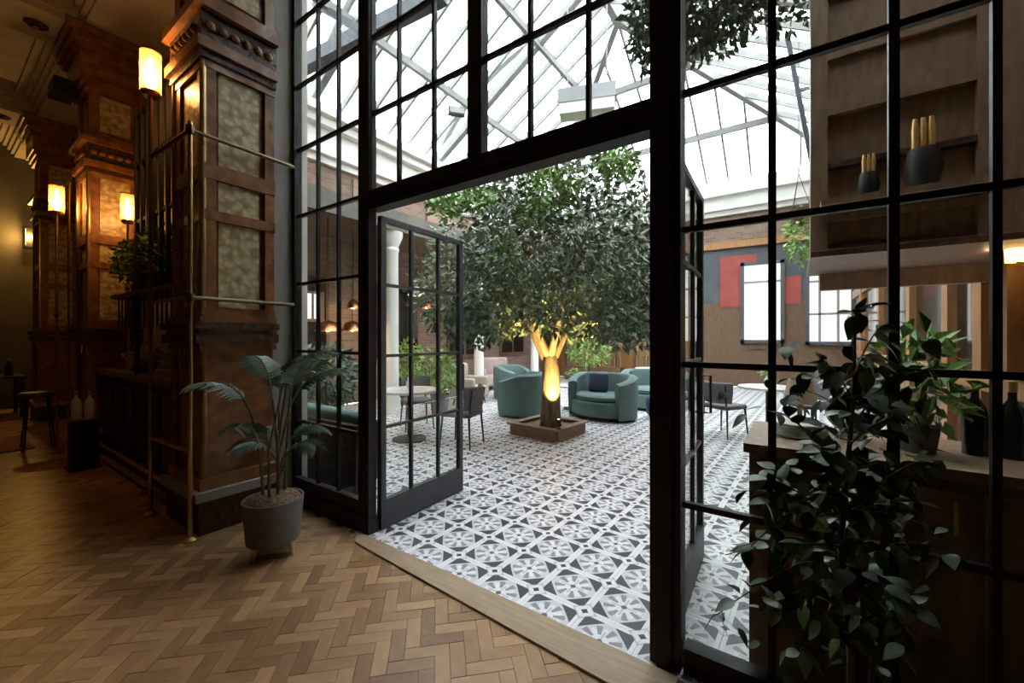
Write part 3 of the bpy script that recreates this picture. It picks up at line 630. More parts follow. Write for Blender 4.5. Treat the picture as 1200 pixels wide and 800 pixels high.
# far left corner
ft = thing('side_table', 'dark square table with bottles by the far grey wall', 'table', (-12.6, -1.25, 0))
bx((-.5, -.45, .74), (.5, .45, .78), 'tabletop', 'barwood', ft)
for x in (-.44, .44):
    for y in (-.39, .39): bx((x - .03, y - .03, 0), (x + .03, y + .03, .74), 'leg', 'barwood', ft)
for k, (dx, dy, h) in enumerate(((.0, -.1, .34), (.28, -.3, .3), (.2, .25, .32), (-.3, .1, .3))): bottle('table_bottle', (-12.6 + dx, -1.25 + dy, .78), ('pale grey bottle' if k % 2 else 'dark glass bottle') + ' on the dark table by the far grey wall', 'bottle', h, .055, 'pier' if k % 2 else 'bottle', ('pale' if k % 2 else 'dark') + ' bottles on the far dark table')
rg = MB().rbox((-.6, -.3, 0), (.6, .3, .02), .008, 2).build('floor_mat', 'rug', loc=(-9.1, -1.38, .001)); tag(rg, 'tan woven mat on the parquet in front of the far columns', 'mat')
sc_ = thing('wall_sconce', 'amber wall sconce glowing on the far end wall', 'wall lamp', (-13.98, -.60, 3.72))
bx((0, -.06, -.22), (.03, .06, .22), 'back_plate', 'black', sc_); MB().lathe([(.05, -.18), (.055, .18)], n=12).build('shade', 'glow', sc_, loc=(.09, 0, 0)); bx((.13, -.05, -.2), (.15, .05, .2), 'front_plate', 'black', sc_)
lampglow('sconce_light', (-13.79, -.60, 3.72), 55, (1, .52, .12), .05)

# ------------------------------------------------------------------ potted palm by the column
pl = thing('potted_palm', 'tall palm in a grey concrete pot on wooden legs by the steel screen', 'potted plant', (-2.98, -.58, 0), R(-20))
MB().lathe([(.135, .09), (.165, .11), (.188, .37), (.19, .395), (.176, .395), (.172, .37), (.02, .37)], n=32).build('pot', 'pot', pl, smooth=True)
soil = MB().lathe([(.175, .37), (.16, .40), (.10, .425), (.01, .43)], n=24).build('soil', 'soil', pl, smooth=True)
for a in (R(-70), R(50), R(170), R(-160)): MB().tube([(.12 * math.cos(a), .12 * math.sin(a), .11), (.14 * math.cos(a), .14 * math.sin(a), 0)], [.022, .014], 8).build('leg', 'pwood', pl, smooth=True)
rp_ = random.Random(11)
def frond(t, base, az, ln, rise, droop, nl=22, ll=.22, seed=0):
    pts = []; p = Vector(base); el = rise
    for k in range(13):
        pts.append(p.copy()); d = Vector((math.cos(az) * math.cos(el), math.sin(az) * math.cos(el), math.sin(el))); p = p + d * ln / 12; el -= droop / 12 * (1.0 if k > 2 else .5)
    f = MB().tube(pts, [.008 - .006 * k / 12 for k in range(13)], 5).build('frond', 'palm', t)
    mb = MB()
    for k in range(nl):
        u = .28 + .70 * k / (nl - 1); i = min(int(u * 12), 11); q = pts[i].lerp(pts[i + 1], u * 12 - i); d = (pts[i + 1] - pts[i]).normalized()
        side = d.cross(Vector((0, 0, 1))).normalized(); l = ll * (1 - .55 * abs(u - .5) * 1.6)
        for s_ in (-1, 1):
            e = (side * s_ * .85 + d * .55 + Vector((0, 0, -.12 + rp_.uniform(-.1, .1)))).normalized(); wv = d * .011 + Vector((0, 0, .004))
            m1 = q + e * l * .5; tp = q + e * l + Vector((0, 0, -.28 * l)); mb.add([q - wv * .5, m1 - wv, tp, m1 + wv, q + wv * .5], [(0, 1, 2, 3, 4)])
    stuff(mb.build('leaflets', 'palm', f))
stems = [(.05, .02, .0), (-.06, .03, .0), (.0, -.06, .0), (-.03, .07, 0), (.07, -.03, 0)]
specs = [(200, .95, 78, 120, .95), (165, .9, 74, 115, .85), (245, .85, 72, 120, .8), (20, .95, 76, 105, .9), (60, .9, 78, 110, 1.0), (95, .9, 70, 105, .85), (130, .75, 80, 110, 1.0), (330, .6, 70, 110, .55), (285, .5, 62, 110, .4), (180, .55, 66, 120, .45), (40, .5, 62, 115, .4), (110, .55, 60, 120, .45)]
for k, (az, ln, rise, dr, h0) in enumerate(specs):
    b = stems[k % 5]; hz = .40 + h0 * .70
    top = Vector((b[0] + math.cos(R(az)) * .07, b[1] + math.sin(R(az)) * .07, hz))
    MB().tube([(b[0], b[1], .38), (b[0] * 1.2, b[1] * 1.2, .38 + (hz - .38) * .5), top], [.011, .009, .008], 6).build('stem', 'stemw', pl)
    frond(pl, top, R(az), ln * .60, R(rise), R(dr), 18, .17, k)

# ------------------------------------------------------------------ ficus in the foreground, in front of the wide panel
FX, FY = .13, -.47
fc = thing('ficus_plant', 'tall dark leafy ficus standing in front of the steel glazed panel', 'potted plant', (FX, FY, 0))
MB().lathe([(.15, 0), (.19, .3), (.2, .34), (.18, .34), (.17, .3), (.01, .3)], n=24).build('pot', 'black', fc, smooth=True)
MB().lathe([(.17, .28), (.1, .31), (.01, .315)], n=18).build('soil', 'soil', fc)
rf_ = random.Random(21)
lm = MB(); nl = 6
for i in range(nl + 1):
    u = i / nl; wv = .5 * math.sin(math.pi * min(1, u * 1.02) ** .8) ** .9 * (1 - .25 * u); z = -.22 * u * u
    for s_ in (-1, 0, 1): lm.v.append((u, s_ * wv * .66, z + .10 * abs(s_) * wv))
for i in range(nl):
    for j in range(2): lm.f.append((i * 3 + j, (i + 1) * 3 + j, (i + 1) * 3 + j + 1, i * 3 + j + 1))
lme = lm.mesh('leaf'); lme.materials.append(M['ficus']); lme.polygons.foreach_set('use_smooth', [True] * len(lme.polygons))
def local(px, py, t): return ont(px, py, t) - Vector((FX, FY, 0))
MB().tube([(0, 0, .28), (.0, -.01, .6), local(985, 640, 1.18), local(992, 560, 1.18), local(1000, 470, 1.19), local(1002, 395, 1.19)], [.010, .009, .008, .007, .005, .003], 8).build('main_stem', 'barwood', fc, smooth=True)
MB().tube([(.03, .03, .28), local(1030, 700, 1.25), local(1040, 560, 1.25), local(1044, 450, 1.26)], [.008, .007, .006, .003], 7).build('main_stem', 'barwood', fc, smooth=True)
twigs = [((988, 620), (900, 560)), ((988, 640), (850, 650)), ((990, 600), (870, 575)), ((992, 560), (925, 490)), ((996, 520), (1075, 480)), ((1000, 470), (960, 420)), ((1000, 440), (1035, 380)), ((990, 600), (1090, 590)),
         ((1035, 640), (1120, 650)), ((985, 680), (890, 720)), ((988, 660), (1080, 720)), ((1040, 560), (1105, 540)), ((985, 640), (840, 720)), ((992, 560), (880, 640)), ((1000, 500), (1060, 430)), ((1035, 660), (1060, 760)), ((985, 700), (930, 780)), ((990, 580), (960, 520)), ((1002, 395), (1010, 360)), ((1000, 480), (1095, 430))]
nleaf = 0
def add_leaf(p, d, s):
    o = bpy.data.objects.new('leaf', lme); COL.objects.link(o); o.parent = fc; o.location = p
    x = d.normalized(); up = Vector((rf_.uniform(-.5, .5), rf_.uniform(-.5, .5), 1)); y = up.cross(x).normalized(); z = x.cross(y)
    mt = Matrix((x, y, z)).transposed(); o.rotation_euler = mt.to_euler(); o.scale = (s, s, s)
for k, (a, b) in enumerate(twigs):
    ta = 1.18 + rf_.uniform(-.02, .05); tb = 1.18 + rf_.uniform(-.16, .16)
    A = local(*a, ta); B = local(*b, tb); Cc = (A + B) / 2 + Vector((0, 0, .04))
    pts = [(A * (1 - u) ** 2 + Cc * 2 * u * (1 - u) + B * u * u) for u in [i / 6 for i in range(7)]]
    MB().tube(pts, [.0035, .003, .003, .0025, .002, .002, .0015], 5).build('twig', 'barwood', fc)
    for i in range(12):
        u = rf_.uniform(.15, 1); q = A * (1 - u) ** 2 + Cc * 2 * u * (1 - u) + B * u * u
        d = (B - A).normalized() * rf_.uniform(.1, .9) + Vector((rf_.uniform(-1, 1), rf_.uniform(-1, 1), rf_.uniform(-1.3, .35)))
        add_leaf(q, d, rf_.uniform(.048, .082))
for k in range(58):                                           # leaves close to the main stems
    u = rf_.random(); q = local(985 + rf_.uniform(-25, 55), 420 + 340 * u, 1.18 + rf_.uniform(-.08, .1)); add_leaf(q, Vector((rf_.uniform(-1, 1), rf_.uniform(-1, 1), rf_.uniform(-1.2, .3))), rf_.uniform(.045, .078))
xm = MB()                                                     # the smaller leaves deep in the bush, joined
for k in range(330):
    px, py = (rf_.gauss(985, 58), rf_.gauss(590, 95)); 
    if not (845 < px < 1135 and 390 < py < 830): continue
    d = Vector((rf_.uniform(-1, 1), rf_.uniform(-1, 1), rf_.uniform(-1.2, .3))).normalized(); y_ = Vector((rf_.uniform(-.5, .5), rf_.uniform(-.5, .5), 1)).cross(d).normalized(); z_ = d.cross(y_); sc = rf_.uniform(.04, .07); o_ = local(px, py, 1.2 + rf_.uniform(-.12, .14))
    xm.add([o_ + (d * v[0] + y_ * v[1] + z_ * v[2]) * sc for v in lm.v], lm.f)
stuff(xm.build('inner_leaves', 'ficus', fc, smooth=True))

# ------------------------------------------------------------------ courtyard tree in its planter
PC = (-3.2, 3.66)
pn = thing('tree_planter', 'low square timber planter box at the foot of the courtyard tree', 'planter', (PC[0], PC[1], 0), R(-6))
for s_ in (-1, 1):
    bx((-.41, s_ * .41 - .035, 0), (.41, s_ * .41 + .035, .16), 'side_board', 'planter', pn); bx((s_ * .41 - .035, -.375, 0), (s_ * .41 + .035, .375, .16), 'side_board', 'planter', pn)
bx((-.375, -.375, 0), (.375, .375, .13), 'fill', 'soil', pn)
for s_ in (-1, 1):
    bx((-.46, s_ * .41 - .06, .16), (.46, s_ * .41 + .06, .185), 'cap_board', 'planter', pn); bx((s_ * .41 - .06, -.35, .16), (s_ * .41 + .06, .35, .185), 'cap_board', 'planter', pn)
TX, TY = -3.12, 3.58
tr = thing('courtyard_tree', 'large dense evergreen tree with a lit trunk in the courtyard planter', 'tree', (TX, TY, .13))
MB().tube([(0, 0, 0), (.01, .0, .35), (.0, .02, .8), (-.02, .02, 1.05), (-.02, .02, 1.15)], [.17, .15, .138, .125, .10], 14).build('trunk', 'bark', tr, smooth=True)
rt_ = random.Random(8)
for k in range(8):
    az = k * 2 * math.pi / 8 + rt_.uniform(-.2, .2); r1 = rt_.uniform(.18, .32); r2 = rt_.uniform(.6, 1.25); h2 = rt_.uniform(2.2, 3.6)
    if k == 0: az = YAW + math.pi; r1 = .30
    ca_, sa_ = math.cos(az), math.sin(az)
    pts = [(-.02, .02, .9 + .02 * k), (ca_ * r1, sa_ * r1, 1.5), (ca_ * (r1 + r2) * .55, sa_ * (r1 + r2) * .55, (1.5 + h2) / 2), (ca_ * r2, sa_ * r2, h2)]
    br = MB().tube(pts, [.07, .045, .03, .012], 8).build('branch', 'bark', tr, smooth=True)
    for j in range(5):
        u = rt_.uniform(.4, 1); q = Vector(pts[2]).lerp(Vector(pts[3]), u); e = q + Vector((rt_.uniform(-.5, .5), rt_.uniform(-.5, .5), rt_.uniform(-.2, .5)))
        MB().tube([q, q.lerp(e, .5) + Vector((0, 0, .05)), e], [.012, .008, .004], 5).build('twig', 'bark', br)
crown = [(5600, (0, 0, 2.6), (1.85, 1.85, 1.6), -.74), (1500, (-1.05, -.7, 2.1), (.95, .95, .8), -.8), (1500, (1.05, .75, 2.1), (.95, .95, .8), -.8), (1300, (.3, -.9, 2.6), (1.0, .9, .9), -.6), (900, (.1, .2, 3.6), (1.3, 1.3, .75), None), (900, (-.5, .9, 2.3), (1, .9, .7), None), (800, (-1.15, -.4, 1.6), (.6, .9, .4), None), (800, (1.0, .3, 1.6), (.65, .9, .4), None), (500, (0, .8, 1.7), (.9, .6, .4), None), (420, (.25, -.55, 1.85), (.8, .5, .33), None), (420, (-.75, -.6, 1.75), (.6, .5, .33), None), (700, (1.25, .55, 2.4), (.6, .7, 1.1), None)]
foliage('foliage', 'leaf', tr, crown, .115, 4, .52, .9, .25)
yl = []
for px, py, t_, n_, r_ in ((522, 238, 5.0, 210, .22), (560, 232, 4.9, 120, .18), (645, 222, 4.7, 240, .30), (725, 190, 5.0, 230, .24), (625, 250, 4.8, 120, .2), (600, 300, 4.9, 60, .3)):
    q = ont(px, py, t_ + .1) - Vector((TX, TY, .13)); yl.append((n_, tuple(q), (r_, r_, r_ * .8), None))
foliage('young_leaves', 'leaf2', tr, yl, .10, 6, .5)
up = thing('uplight', 'small black spotlight on the planter edge aimed at the tree trunk', 'spotlight', (-2.82, 3.30, .185))
MB().lathe([(.035, 0), (.035, .01), (.01, .015), (.01, .05)], n=10).build('base', 'black', up); hd = MB().lathe([(.02, -.05), (.035, -.04), (.038, .05), (.03, .05), (.028, .03), (.003, .03)], n=14).build('head', 'black', up, loc=(0, 0, .085), smooth=True); hd.rotation_euler = Vector((-.25, .25, .8)).to_track_quat('Z', 'Y').to_euler()
sd = bpy.data.lights.new('uplight_beam', 'SPOT'); sd.energy = 620; sd.color = (1, .66, .22); sd.spot_size = R(64); sd.spot_blend = .25; sd.shadow_soft_size = .03
so = bpy.data.objects.new('uplight_beam', sd); COL.objects.link(so); so.location = (-2.80, 3.27, .32); so.rotation_euler = (Vector((TX, TY, 1.5)) - Vector((-2.80, 3.27, .32))).to_track_quat('-Z', 'Y').to_euler()

# ------------------------------------------------------------------ courtyard furniture
def backprof(ro, ri, z0, z1): return [(ro, z0), (ro * 1.03, z1 * .6), (ro * 1.02, z1 - .04), (ro - .03, z1), (ri + .03, z1), (ri, z1 - .04), (ri, z0)]
def tub(name, label, loc, rz, sx=1., sy=1., m='velvet', mi='velvet', cat='armchair', cushion=None, h=.82):
    """barrel-backed seat, opening towards +x"""
    t = thing(name, label, cat, loc, rz)
    MB().arcsweep(backprof(.46, .35, .05, h), R(52), R(308), 28, sx, sy, lambda a: .62 + .38 * min(1, max(0, (1 - math.cos(a - R(0))) / 1.3))).build('backrest', m, t, smooth=True)
    MB().lathe([(.36, .05), (.42, .09), (.43, .30), (.40, .34), (.01, .34)], n=28, sx=sx, sy=sy).build('base', m, t, smooth=True)
    MB().lathe([(.33, .34), (.37, .36), (.37, .42), (.33, .46), (.01, .465)], n=28, sx=sx, sy=sy).build('seat_cushion', mi, t, smooth=True)
    for a in (45, 135, 225, 315): MB().tube([(.3 * sx * math.cos(R(a)), .3 * sy * math.sin(R(a)), .13), (.33 * sx * math.cos(R(a)), .33 * sy * math.sin(R(a)), 0)], [.02, .012], 8).build('leg', 'black', t)
    return t
cl = YAW                                                     # camera-right direction has this heading
p = onz(608, 487); tub('tub_chair', 'teal velvet tub chair with its back beside the planter', (-4.45, 4.75, 0), YAW + math.pi - .35, 1.05, 1.1)
p = onz(697, 494); tub('curved_loveseat', 'teal velvet curved loveseat with a navy cushion behind the tree trunk', (-3.0, 5.35, 0), YAW - math.pi / 2 - .75, 1.1, 1.45, cat='sofa')
tub('curved_loveseat', 'teal velvet curved loveseat beside the door jamb beyond the planter', (-2.45, 6.9, 0), YAW - math.pi / 2 - .3, 1.1, 1.5, cat='sofa')
tub('tub_chair', 'teal velvet tub chair beyond the tree near the gallery columns', (-5.75, 6.4, 0), YAW - .6, 1.05, 1.05)
def cushion(loc, label, m, rz, s=.38):
    o = MB().rbox((-s / 2, -.06, 0), (s / 2, .06, s), .055, 3).build('scatter_cushion', m, None, True, loc, rz); o.rotation_euler.x = R(-14); return tag(o, label, 'cushion')
cushion((-3.12, 5.45, .46), 'navy scatter cushion on the curved teal loveseat', 'navy', YAW - .5)
def pouf(loc, label): t = thing('pouf', label, 'pouf', loc); MB().lathe([(.22, .03), (.27, .1), (.28, .3), (.25, .4), (.2, .43), (.01, .435)], n=24).build('body', 'navy', t, smooth=True); MB().lathe([(.2, 0), (.2, .035)], n=18).build('base', 'black', t)
pouf((-2.05, 5.9, 0), 'round navy velvet pouf by the teal loveseats')
def armchair(loc, rz, m, label, s=1.):
    t = thing('armchair', label, 'armchair', loc, rz)
    MB().rbox((-.38 * s, -.36 * s, .14), (.38 * s, .36 * s, .42), .05).build('seat', m, t, True); MB().rbox((-.40 * s, .22 * s, .3), (.40 * s, .42 * s, .92), .07).build('backrest', m, t, True)
    for q in (-1, 1): MB().rbox((q * .42 * s - .07, -.36 * s, .14), (q * .42 * s + .07, .34 * s, .62), .05).build('arm', m, t, True)
    for x in (-.3, .3):
        for y in (-.28, .28): MB().tube([(x * s, y * s, .15), (x * s * 1.1, y * s * 1.1, 0)], [.02, .012], 6).build('leg', 'black', t)
armchair((-7.25, 7.7, 0), YAW + .25, 'pink', 'blush fabric armchair under the gallery by the brick wall'); armchair((-6.1, 5.15, 0), YAW + 1.2, 'beige', 'beige fabric armchair beside the white columns', .85)
def side_table(loc, r, h, label, m='marble'):
    t = thing('round_table', label, 'table', loc); MB().lathe([(r, h - .03), (r, h), (.01, h + .001)], n=28).build('tabletop', m, t); MB().tube([(0, 0, .02), (0, 0, h - .02)], .03, 10).build('pedestal', 'black', t); MB().lathe([(r * .55, 0), (r * .55, .02), (.04, .04)], n=20).build('base', 'black', t)
side_table((-3.9, 5.9, 0), .33, .5, 'low round white table between the teal velvet seats'); side_table((-4.7, 2.15, 0), .45, .74, 'round white table behind the open door leaf'); side_table((-.35, 5.6, 0), .42, .74, 'round white table beyond the wide glazed panel'); side_table((-3.0, 8.6, 0), .4, .74, 'round white table by the bamboo at the back wall')
def vase(loc, label, seed, m='leaf2'):
    t = thing('flower_vase', label, 'vase', loc); MB().lathe([(.035, 0), (.05, .05), (.045, .11), (.025, .15), (.03, .17), (.022, .17), (.02, .14)], n=16).build('vase_body', 'white', t, smooth=True)
    foliage('sprigs', m, t, [(70, (0, 0, .26), (.12, .12, .10), None)], .07, seed)
vase((-3.9, 5.9, .501), 'small white vase of sprigs on the low table between the teal seats', 81); vase((-4.7, 2.15, .741), 'small white vase of sprigs on the table behind the open door leaf', 82); vase((-.35, 5.6, .741), 'small white vase of sprigs on the table beyond the wide panel', 83)
def chair(loc, rz, label, m='grey'):
    t = thing('dining_chair', label, 'chair', loc, rz)
    MB().rbox((-.23, -.23, .42), (.23, .23, .49), .03).build('seat', m, t, True)
    b = MB().arcsweep([(.27, .52), (.30, .68), (.305, .82), (.285, .84), (.27, .82), (.25, .52)], R(30), R(150), 14).build('backrest', m, t, smooth=True)
    for x in (-.19, .19): MB().tube([(x, .2, .44), (x * 1.1, .25, .8)], .012, 6).build('back_post', 'black', t)
    for x in (-.2, .2):
        for y in (-.2, .2): MB().tube([(x, y, .43), (x * 1.15, y * 1.15, 0)], [.016, .010], 6).build('leg', 'black', t)
    return t
chair((-3.84, 2.35, 0), R(-75), 'grey leather dining chair pulled up behind the open door leaf'); chair((-5.2, 2.75, 0), R(60), 'grey leather dining chair across the round table from the door leaf'); chair((-.9, 5.1, 0), R(150), 'grey leather dining chair at the table beyond the wide panel'); chair((.2, 5.9, 0), R(-60), 'grey leather dining chair beside the timber panelled wall'); chair((-2.5, 8.9, 0), R(-50), 'grey leather dining chair by the bamboo at the back wall')
# banquette behind the narrow panel
bq = thing('banquette', 'long teal banquette with dark back behind the narrow glazed panel', 'sofa', (-4.0, .56, 0))
bx((-1.5, -.30, 0), (.74, -.22, .70), 'back_panel', 'barwood', bq); MB().rbox((-1.5, -.24, .38), (.74, -.08, .80), .05).build('back_cushion', 'velvet', bq, True); MB().rbox((-1.5, -.2, .10), (.30, .30, .44), .05).build('seat', 'velvet', bq, True); bx((.28, -.22, 0), (.34, .30, .62), 'end_panel', 'barwood', bq); bx((.34, -.22, 0), (.74, -.14, .5), 'lower_panel', 'barwood', bq)
for x in (-1.4, .2):
    for y in (-.1, .25): bx((x - .03, y - .03, 0), (x + .03, y + .03, .1), 'leg', 'black', bq)
def shrub(loc, label, n, rad, hz, seed, size=.11, m='leaf', pot=(.2, .38), droop=.2): return pot_plant('potted_shrub', loc, label, pot[0], pot[1], [(n, (0, 0, hz), rad, None)], size, seed, m, 'pot', droop)
shrub((-5.55, 1.35, 0), 'leafy potted shrub behind the teal banquette', 520, (.5, .45, .5), .95, 41, .14, 'palm'); shrub((-7.0, 1.6, 0), 'leafy potted shrub beyond the banquette near the gallery', 420, (.45, .45, .5), .95, 42, .14, 'leaf2')
shrub((-7.3, 4.3, 0), 'leafy potted shrub beside the nearest white column', 480, (.5, .5, .55), .9, 43, .13, 'leaf2'); shrub((-5.9, 4.0, 0), 'pale green potted shrub seen through the open door leaf', 380, (.4, .4, .5), .85, 44, .12, 'leaf2')
shrub((-5.25, 9.8, 0), 'bright green potted shrub in front of the bamboo', 420, (.75, .5, .55), 1.15, 45, .15, 'leaf2')
def bamboo(loc, label, seed):
    t = thing('potted_bamboo', label, 'potted plant', loc); rr = random.Random(seed); bx((-.4, -.22, 0), (.4, .22, .5), 'trough', 'dtimber', t)
    for k in range(9):
        x = -.35 + k * .0875; MB().tube([(x, rr.uniform(-.15, .15), .45), (x + rr.uniform(-.1, .1), rr.uniform(-.2, .2), rr.uniform(2.0, 2.7))], [.02, .012], 6).build('cane', 'bamboo', t)
    foliage('foliage', 'bamboo', t, [(420, (0, 0, 1.75), (.38, .34, .9), None)], .17, seed, .22, 1.0, .9)
bamboo((-6.5, 11.6, 0), 'dry golden bamboo trough at the corner of the timber panelled bay', 51); bamboo((-5.25, 11.7, 0), 'dry golden bamboo trough behind the bright green shrub', 52); bamboo((-4.0, 11.6, 0), 'dry golden bamboo trough on the side of the slate bay', 53)
# hanging foliage baskets
def hanging(loc, label, parts, seed, top, m='leaf', size=.11, r=.3):
    t = thing('hanging_basket', label, 'hanging plant', loc)
    MB().lathe([(.05, -.02), (r * .6, .04), (r, .25), (r * .95, .25), (r * .55, .08), (.02, .03)], n=18).build('basket', 'dtimber', t, smooth=True)
    for a in range(3): MB().tube([(r * .95 * math.cos(a * 2.094), r * .95 * math.sin(a * 2.094), .24), (0, 0, .9)], .006, 5).build('chain', 'black', t)
    MB().tube([(0, 0, .9), (0, 0, top - loc[2])], .006, 5).build('chain', 'black', t); foliage('foliage', m, t, parts, size, seed, .5, .9, .5)
hc = ont(828, -10, 3.6); hanging((hc.x, hc.y, hc.z), 'trailing dark green hanging basket above the wide glazed panel', [(3000, (0, 0, .1), (.55, .55, .64), None), (700, (-.42, -.25, -.15), (.2, .2, .55), None), (260, (.55, .3, .0), (.25, .25, .5), None)], 61, 8.0, 'leaf', .09)
h2 = ont(936, 262, 7.5); hanging((h2.x, h2.y, h2.z), 'small trailing hanging plant in front of the bright back window', [(200, (0, 0, -.25), (.22, .22, .55), None)], 62, 7.4, 'leaf2', .13, .2)
# pendants and lamps under the gallery
def pendant(px, py, x, label, m, ms, r, drop=3.7, e=0):
    q = onx(px, py, x); t = thing('pendant_lamp', label, 'pendant lamp', q)
    MB().tube([(0, 0, .1), (0, 0, drop - q.z)], .008, 6).build('cord', 'black', t); MB().lathe([(.04, .14), (r * .7, .08), (r, -.06), (r * .96, -.06), (r * .66, .06), (.02, .12)], n=18).build('shade', m, t, smooth=True); b = MB().lathe([(.01, -.07), (.05, -.04), (.055, 0), (.03, .05)], n=12).build('bulb', ms, t, smooth=True)
    if e: lampglow('pendant_light', q - Vector((0, 0, .12)), e)
pendant(488, 343, -7.2, 'white glass pendant lamp beside the white column', 'white', 'bulb', .2, e=14); pendant(500, 358, -7.6, 'small amber pendant lamp behind the white column', 'copper', 'bulb', .16, e=8)
pendant(384, 384, -7.0, 'copper pendant lamp over the banquette beside its twin near the pier', 'copper', 'bulb', .26, e=10); pendant(413, 384, -7.2, 'copper pendant lamp over the banquette beside the door post', 'copper', 'bulb', .24, e=10); pendant(414, 358, -7.9, 'tiny amber pendant lamp near the brick wall', 'copper', 'bulb', .14, e=6)
q0 = onx(355, 373, CX0 + .09); q1 = onx(377, 345, CX0 + .09)
t = thing('window_7', 'small bright window in the brick wall under the gallery', 'window', (CX0 + .09, q0.y, q0.z), kind='structure')
for k in range(2): bx((0, k * (q1.y - q0.y) / 2 + .03, 0), (.015, (k + 1) * (q1.y - q0.y) / 2 - .03, q1.z - q0.z), 'pane', 'lit', t)
bx((-.02, -.06, -.06), (.0, q1.y - q0.y + .06, q1.z - q0.z + .06), 'frame', 'dtimber', t)
# heater box and floodlight high in the roof
hq = ont(688, 122, 6.4)
ht = thing('heater_box', 'grey box heater hanging below the roof truss', 'heater', hq, YAW - .25); bx((-.44, -.15, 0), (.44, .15, .22), 'housing', 'plastic', ht); bx((-.42, -.14, -.17), (.42, .14, 0), 'reflector', 'white', ht)
for x in (-.3, .3): MB().tube([(x, 0, .2), (x, 0, 2.6)], .01, 6).build('rod', 'plastic', ht)
fq = ont(535, 131, 8.0); f2 = thing('floodlight', 'small dark floodlight fixed to the white cornice', 'floodlight', fq, YAW + .3); bx((-.16, -.06, -.07), (.16, .06, .07), 'housing', 'tie', f2); bx((-.14, -.075, -.05), (.14, -.06, .05), 'lens', 'plastic', f2); MB().tube([(0, .05, 0), (-.1, .3, .1), (-.2, .8, .3)], .012, 6).build('arm', 'tie', f2)

# ------------------------------------------------------------------ timber service counter and bulkhead behind the wide panel
ct = thing('service_counter', 'tall brown timber service counter behind the wide glazed panel', 'counter', (-.17, .12, 0))
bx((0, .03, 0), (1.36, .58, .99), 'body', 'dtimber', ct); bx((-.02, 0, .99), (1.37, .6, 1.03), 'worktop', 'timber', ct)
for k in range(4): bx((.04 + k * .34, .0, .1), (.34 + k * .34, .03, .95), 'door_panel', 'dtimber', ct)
for k in range(4): MB().tube([(.3 + k * .34, -.012, .8), (.3 + k * .34, -.012, .92)], .007, 6).build('handle', 'brass', ct)
def plate_stack(loc, label, r=.12, n=6):
    t = thing('plate_stack', label, 'plates', loc)
    for k in range(n): MB().lathe([(r * .6, 0), (r, .012), (r * .98, .016), (r * .55, .006), (.01, .005)], n=20).build('plate', 'white', t, True, (0, 0, k * .009))
plate_stack((.02, .42, 1.03), 'stack of white plates on the service counter', .11, 7)
tl = thing('table_lamp', 'small cream shaded lamp on the service counter', 'lamp', (.02, .58, 1.03)); MB().lathe([(.05, 0), (.05, .012), (.012, .025), (.010, .16)], n=14).build('base', 'brass', tl, smooth=True); MB().lathe([(.075, .14), (.05, .26), (.046, .26), (.071, .14)], n=18).build('shade', mat('cream_shade', (.75, .62, .42), rough=.8), tl, smooth=True); MB().lathe([(.008, .14), (.02, .17), (.015, .2)], n=10).build('bulb', 'white', tl)
mr = thing('ring_mirror', 'round metal ring mirror standing on the service counter', 'mirror', (.22, .5, 1.03)); MB().tube([(.09 * math.cos(a), 0, .13 + .09 * math.sin(a)) for a in [R(q) for q in range(0, 361, 15)]], .014, 8).build('frame', 'skin', mr, smooth=True); bx((-.05, -.04, 0), (.05, .04, .03), 'foot', 'skin', mr); f = MB().lathe([(.085, 0), (.085, .004)], n=24).build('mirror_glass', 'darkglass', mr, loc=(0, .004, .13)); f.rotation_euler.x = R(90)
pot_plant('counter_plant', (.42, .38, 1.03), 'small green plant on the service counter', .07, .11, [(180, (0, 0, .3), (.16, .14, .2), None)], .08, 71, 'leaf2')
for k in range(3): bottle('wine_bottle', (.60 + k * .1, .45, 1.03), 'dark wine bottle on the service counter', 'bottle', .3, .038, 'bottle', 'wine bottles on the service counter')
BY = 1.75
bk = thing('trim_3', 'timber panelled bulkhead above the service counter', 'bulkhead', (0, BY, 0), kind='structure')
def bk_at(px, py, y=BY): q = ony(px, py, y); return q.x, q.z
xl = bk_at(950, 300)[0]; xr = CX1
bx((xl, .05, 2.14), (xr, .30, 5.2), 'carcass', 'timber', bk)
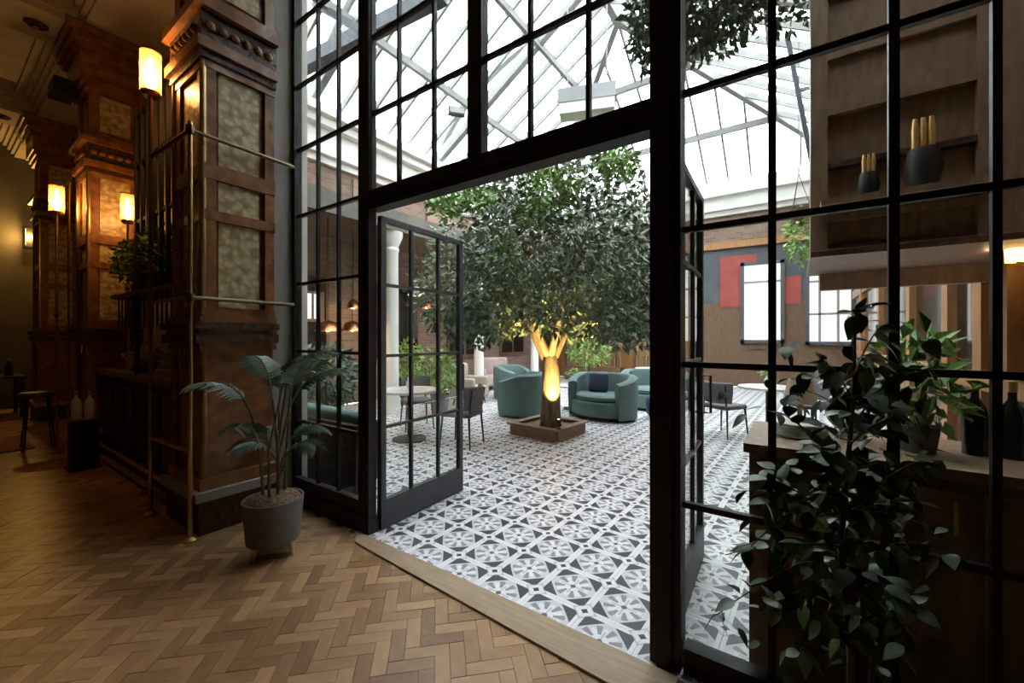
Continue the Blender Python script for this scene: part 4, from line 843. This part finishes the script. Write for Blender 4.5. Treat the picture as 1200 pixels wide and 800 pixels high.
bx((xl, 0, 2.14), (xl + .10, .06, 5.2), 'stile', 'timber', bk); bx((xr - .42, -.02, 2.14), (xr, .06, 5.2), 'stile', 'timber', bk)
for z0, z1, m in ((2.14, 2.17, 'carved2'), (2.34, 2.38, 'timber'), (2.72, 2.76, 'carved2'), (3.10, 3.22, 'timber'), (3.5, 3.55, 'timber'), (4.0, 4.1, 'timber')): bx((xl + .1, -.01, z0), (xr - .4, .06, z1), 'rail', m, bk)
bx((xl + .1, .02, 3.22), (xr - .4, .055, 3.5), 'panel', 'timber', bk)
bx((xl, .05, 2.10), (xr, 1.2, 2.14), 'soffit', 'timber', bk); bx((xl + .1, 1.1, 1.95), (xr, 1.2, 2.10), 'drop_beam', 'timber', bk)
def bucket(px, s, label):
    q = ony(px, 222, BY - .1); 
    t = thing('ice_bucket', label, 'ice bucket', (q.x, BY - .14, q.z)); 
    MB().lathe([(.055 * s, 0), (.075 * s, .10 * s), (.06 * s, .20 * s), (.05 * s, .2 * s), (.02 * s, .18 * s)], n=16).build('bucket', 'black', t, smooth=True)
    for k in range(3): MB().lathe([(.014 * s, .18 * s), (.016 * s, .3 * s), (.009 * s, .36 * s)], n=10).build('bottle_neck', 'foil', t, True, ((k - 1) * .03 * s, .0, 0))
    return q.z
zb = ony(1080, 224, BY - .1).z
bx((xl + .05, -.26, zb - .04 ), (xr - .4, .06, zb), 'ledge', 'timber', bk)
for o in [bucket(1080, 1.25, 'large black ice bucket with gold topped bottles on the bulkhead ledge'), bucket(1017, .8, 'small black ice bucket with gold topped bottles on the bulkhead ledge')]: pass
for o in bpy.data.objects:
    if o.name.startswith('ice_bucket'): o.location.z = zb
ys = thing('wall_lantern', 'amber glass lantern on the timber panelled wall', 'wall lamp', (CX1 - .13, 2.2, 2.15)); MB().lathe([(.05, -.14), (.055, .14)], n=14).build('shade', 'glow', ys, smooth=True); MB().tube([(0, 0, -.14), (.13, 0, -.18)], .012, 6).build('bracket', 'brass', ys); MB().lathe([(.06, .14), (.02, .18)], n=12).build('cap', 'brass', ys)
lampglow('wall_lantern_light', (CX1 - .23, 2.2, 2.1), 1.2, (1, .65, .25))
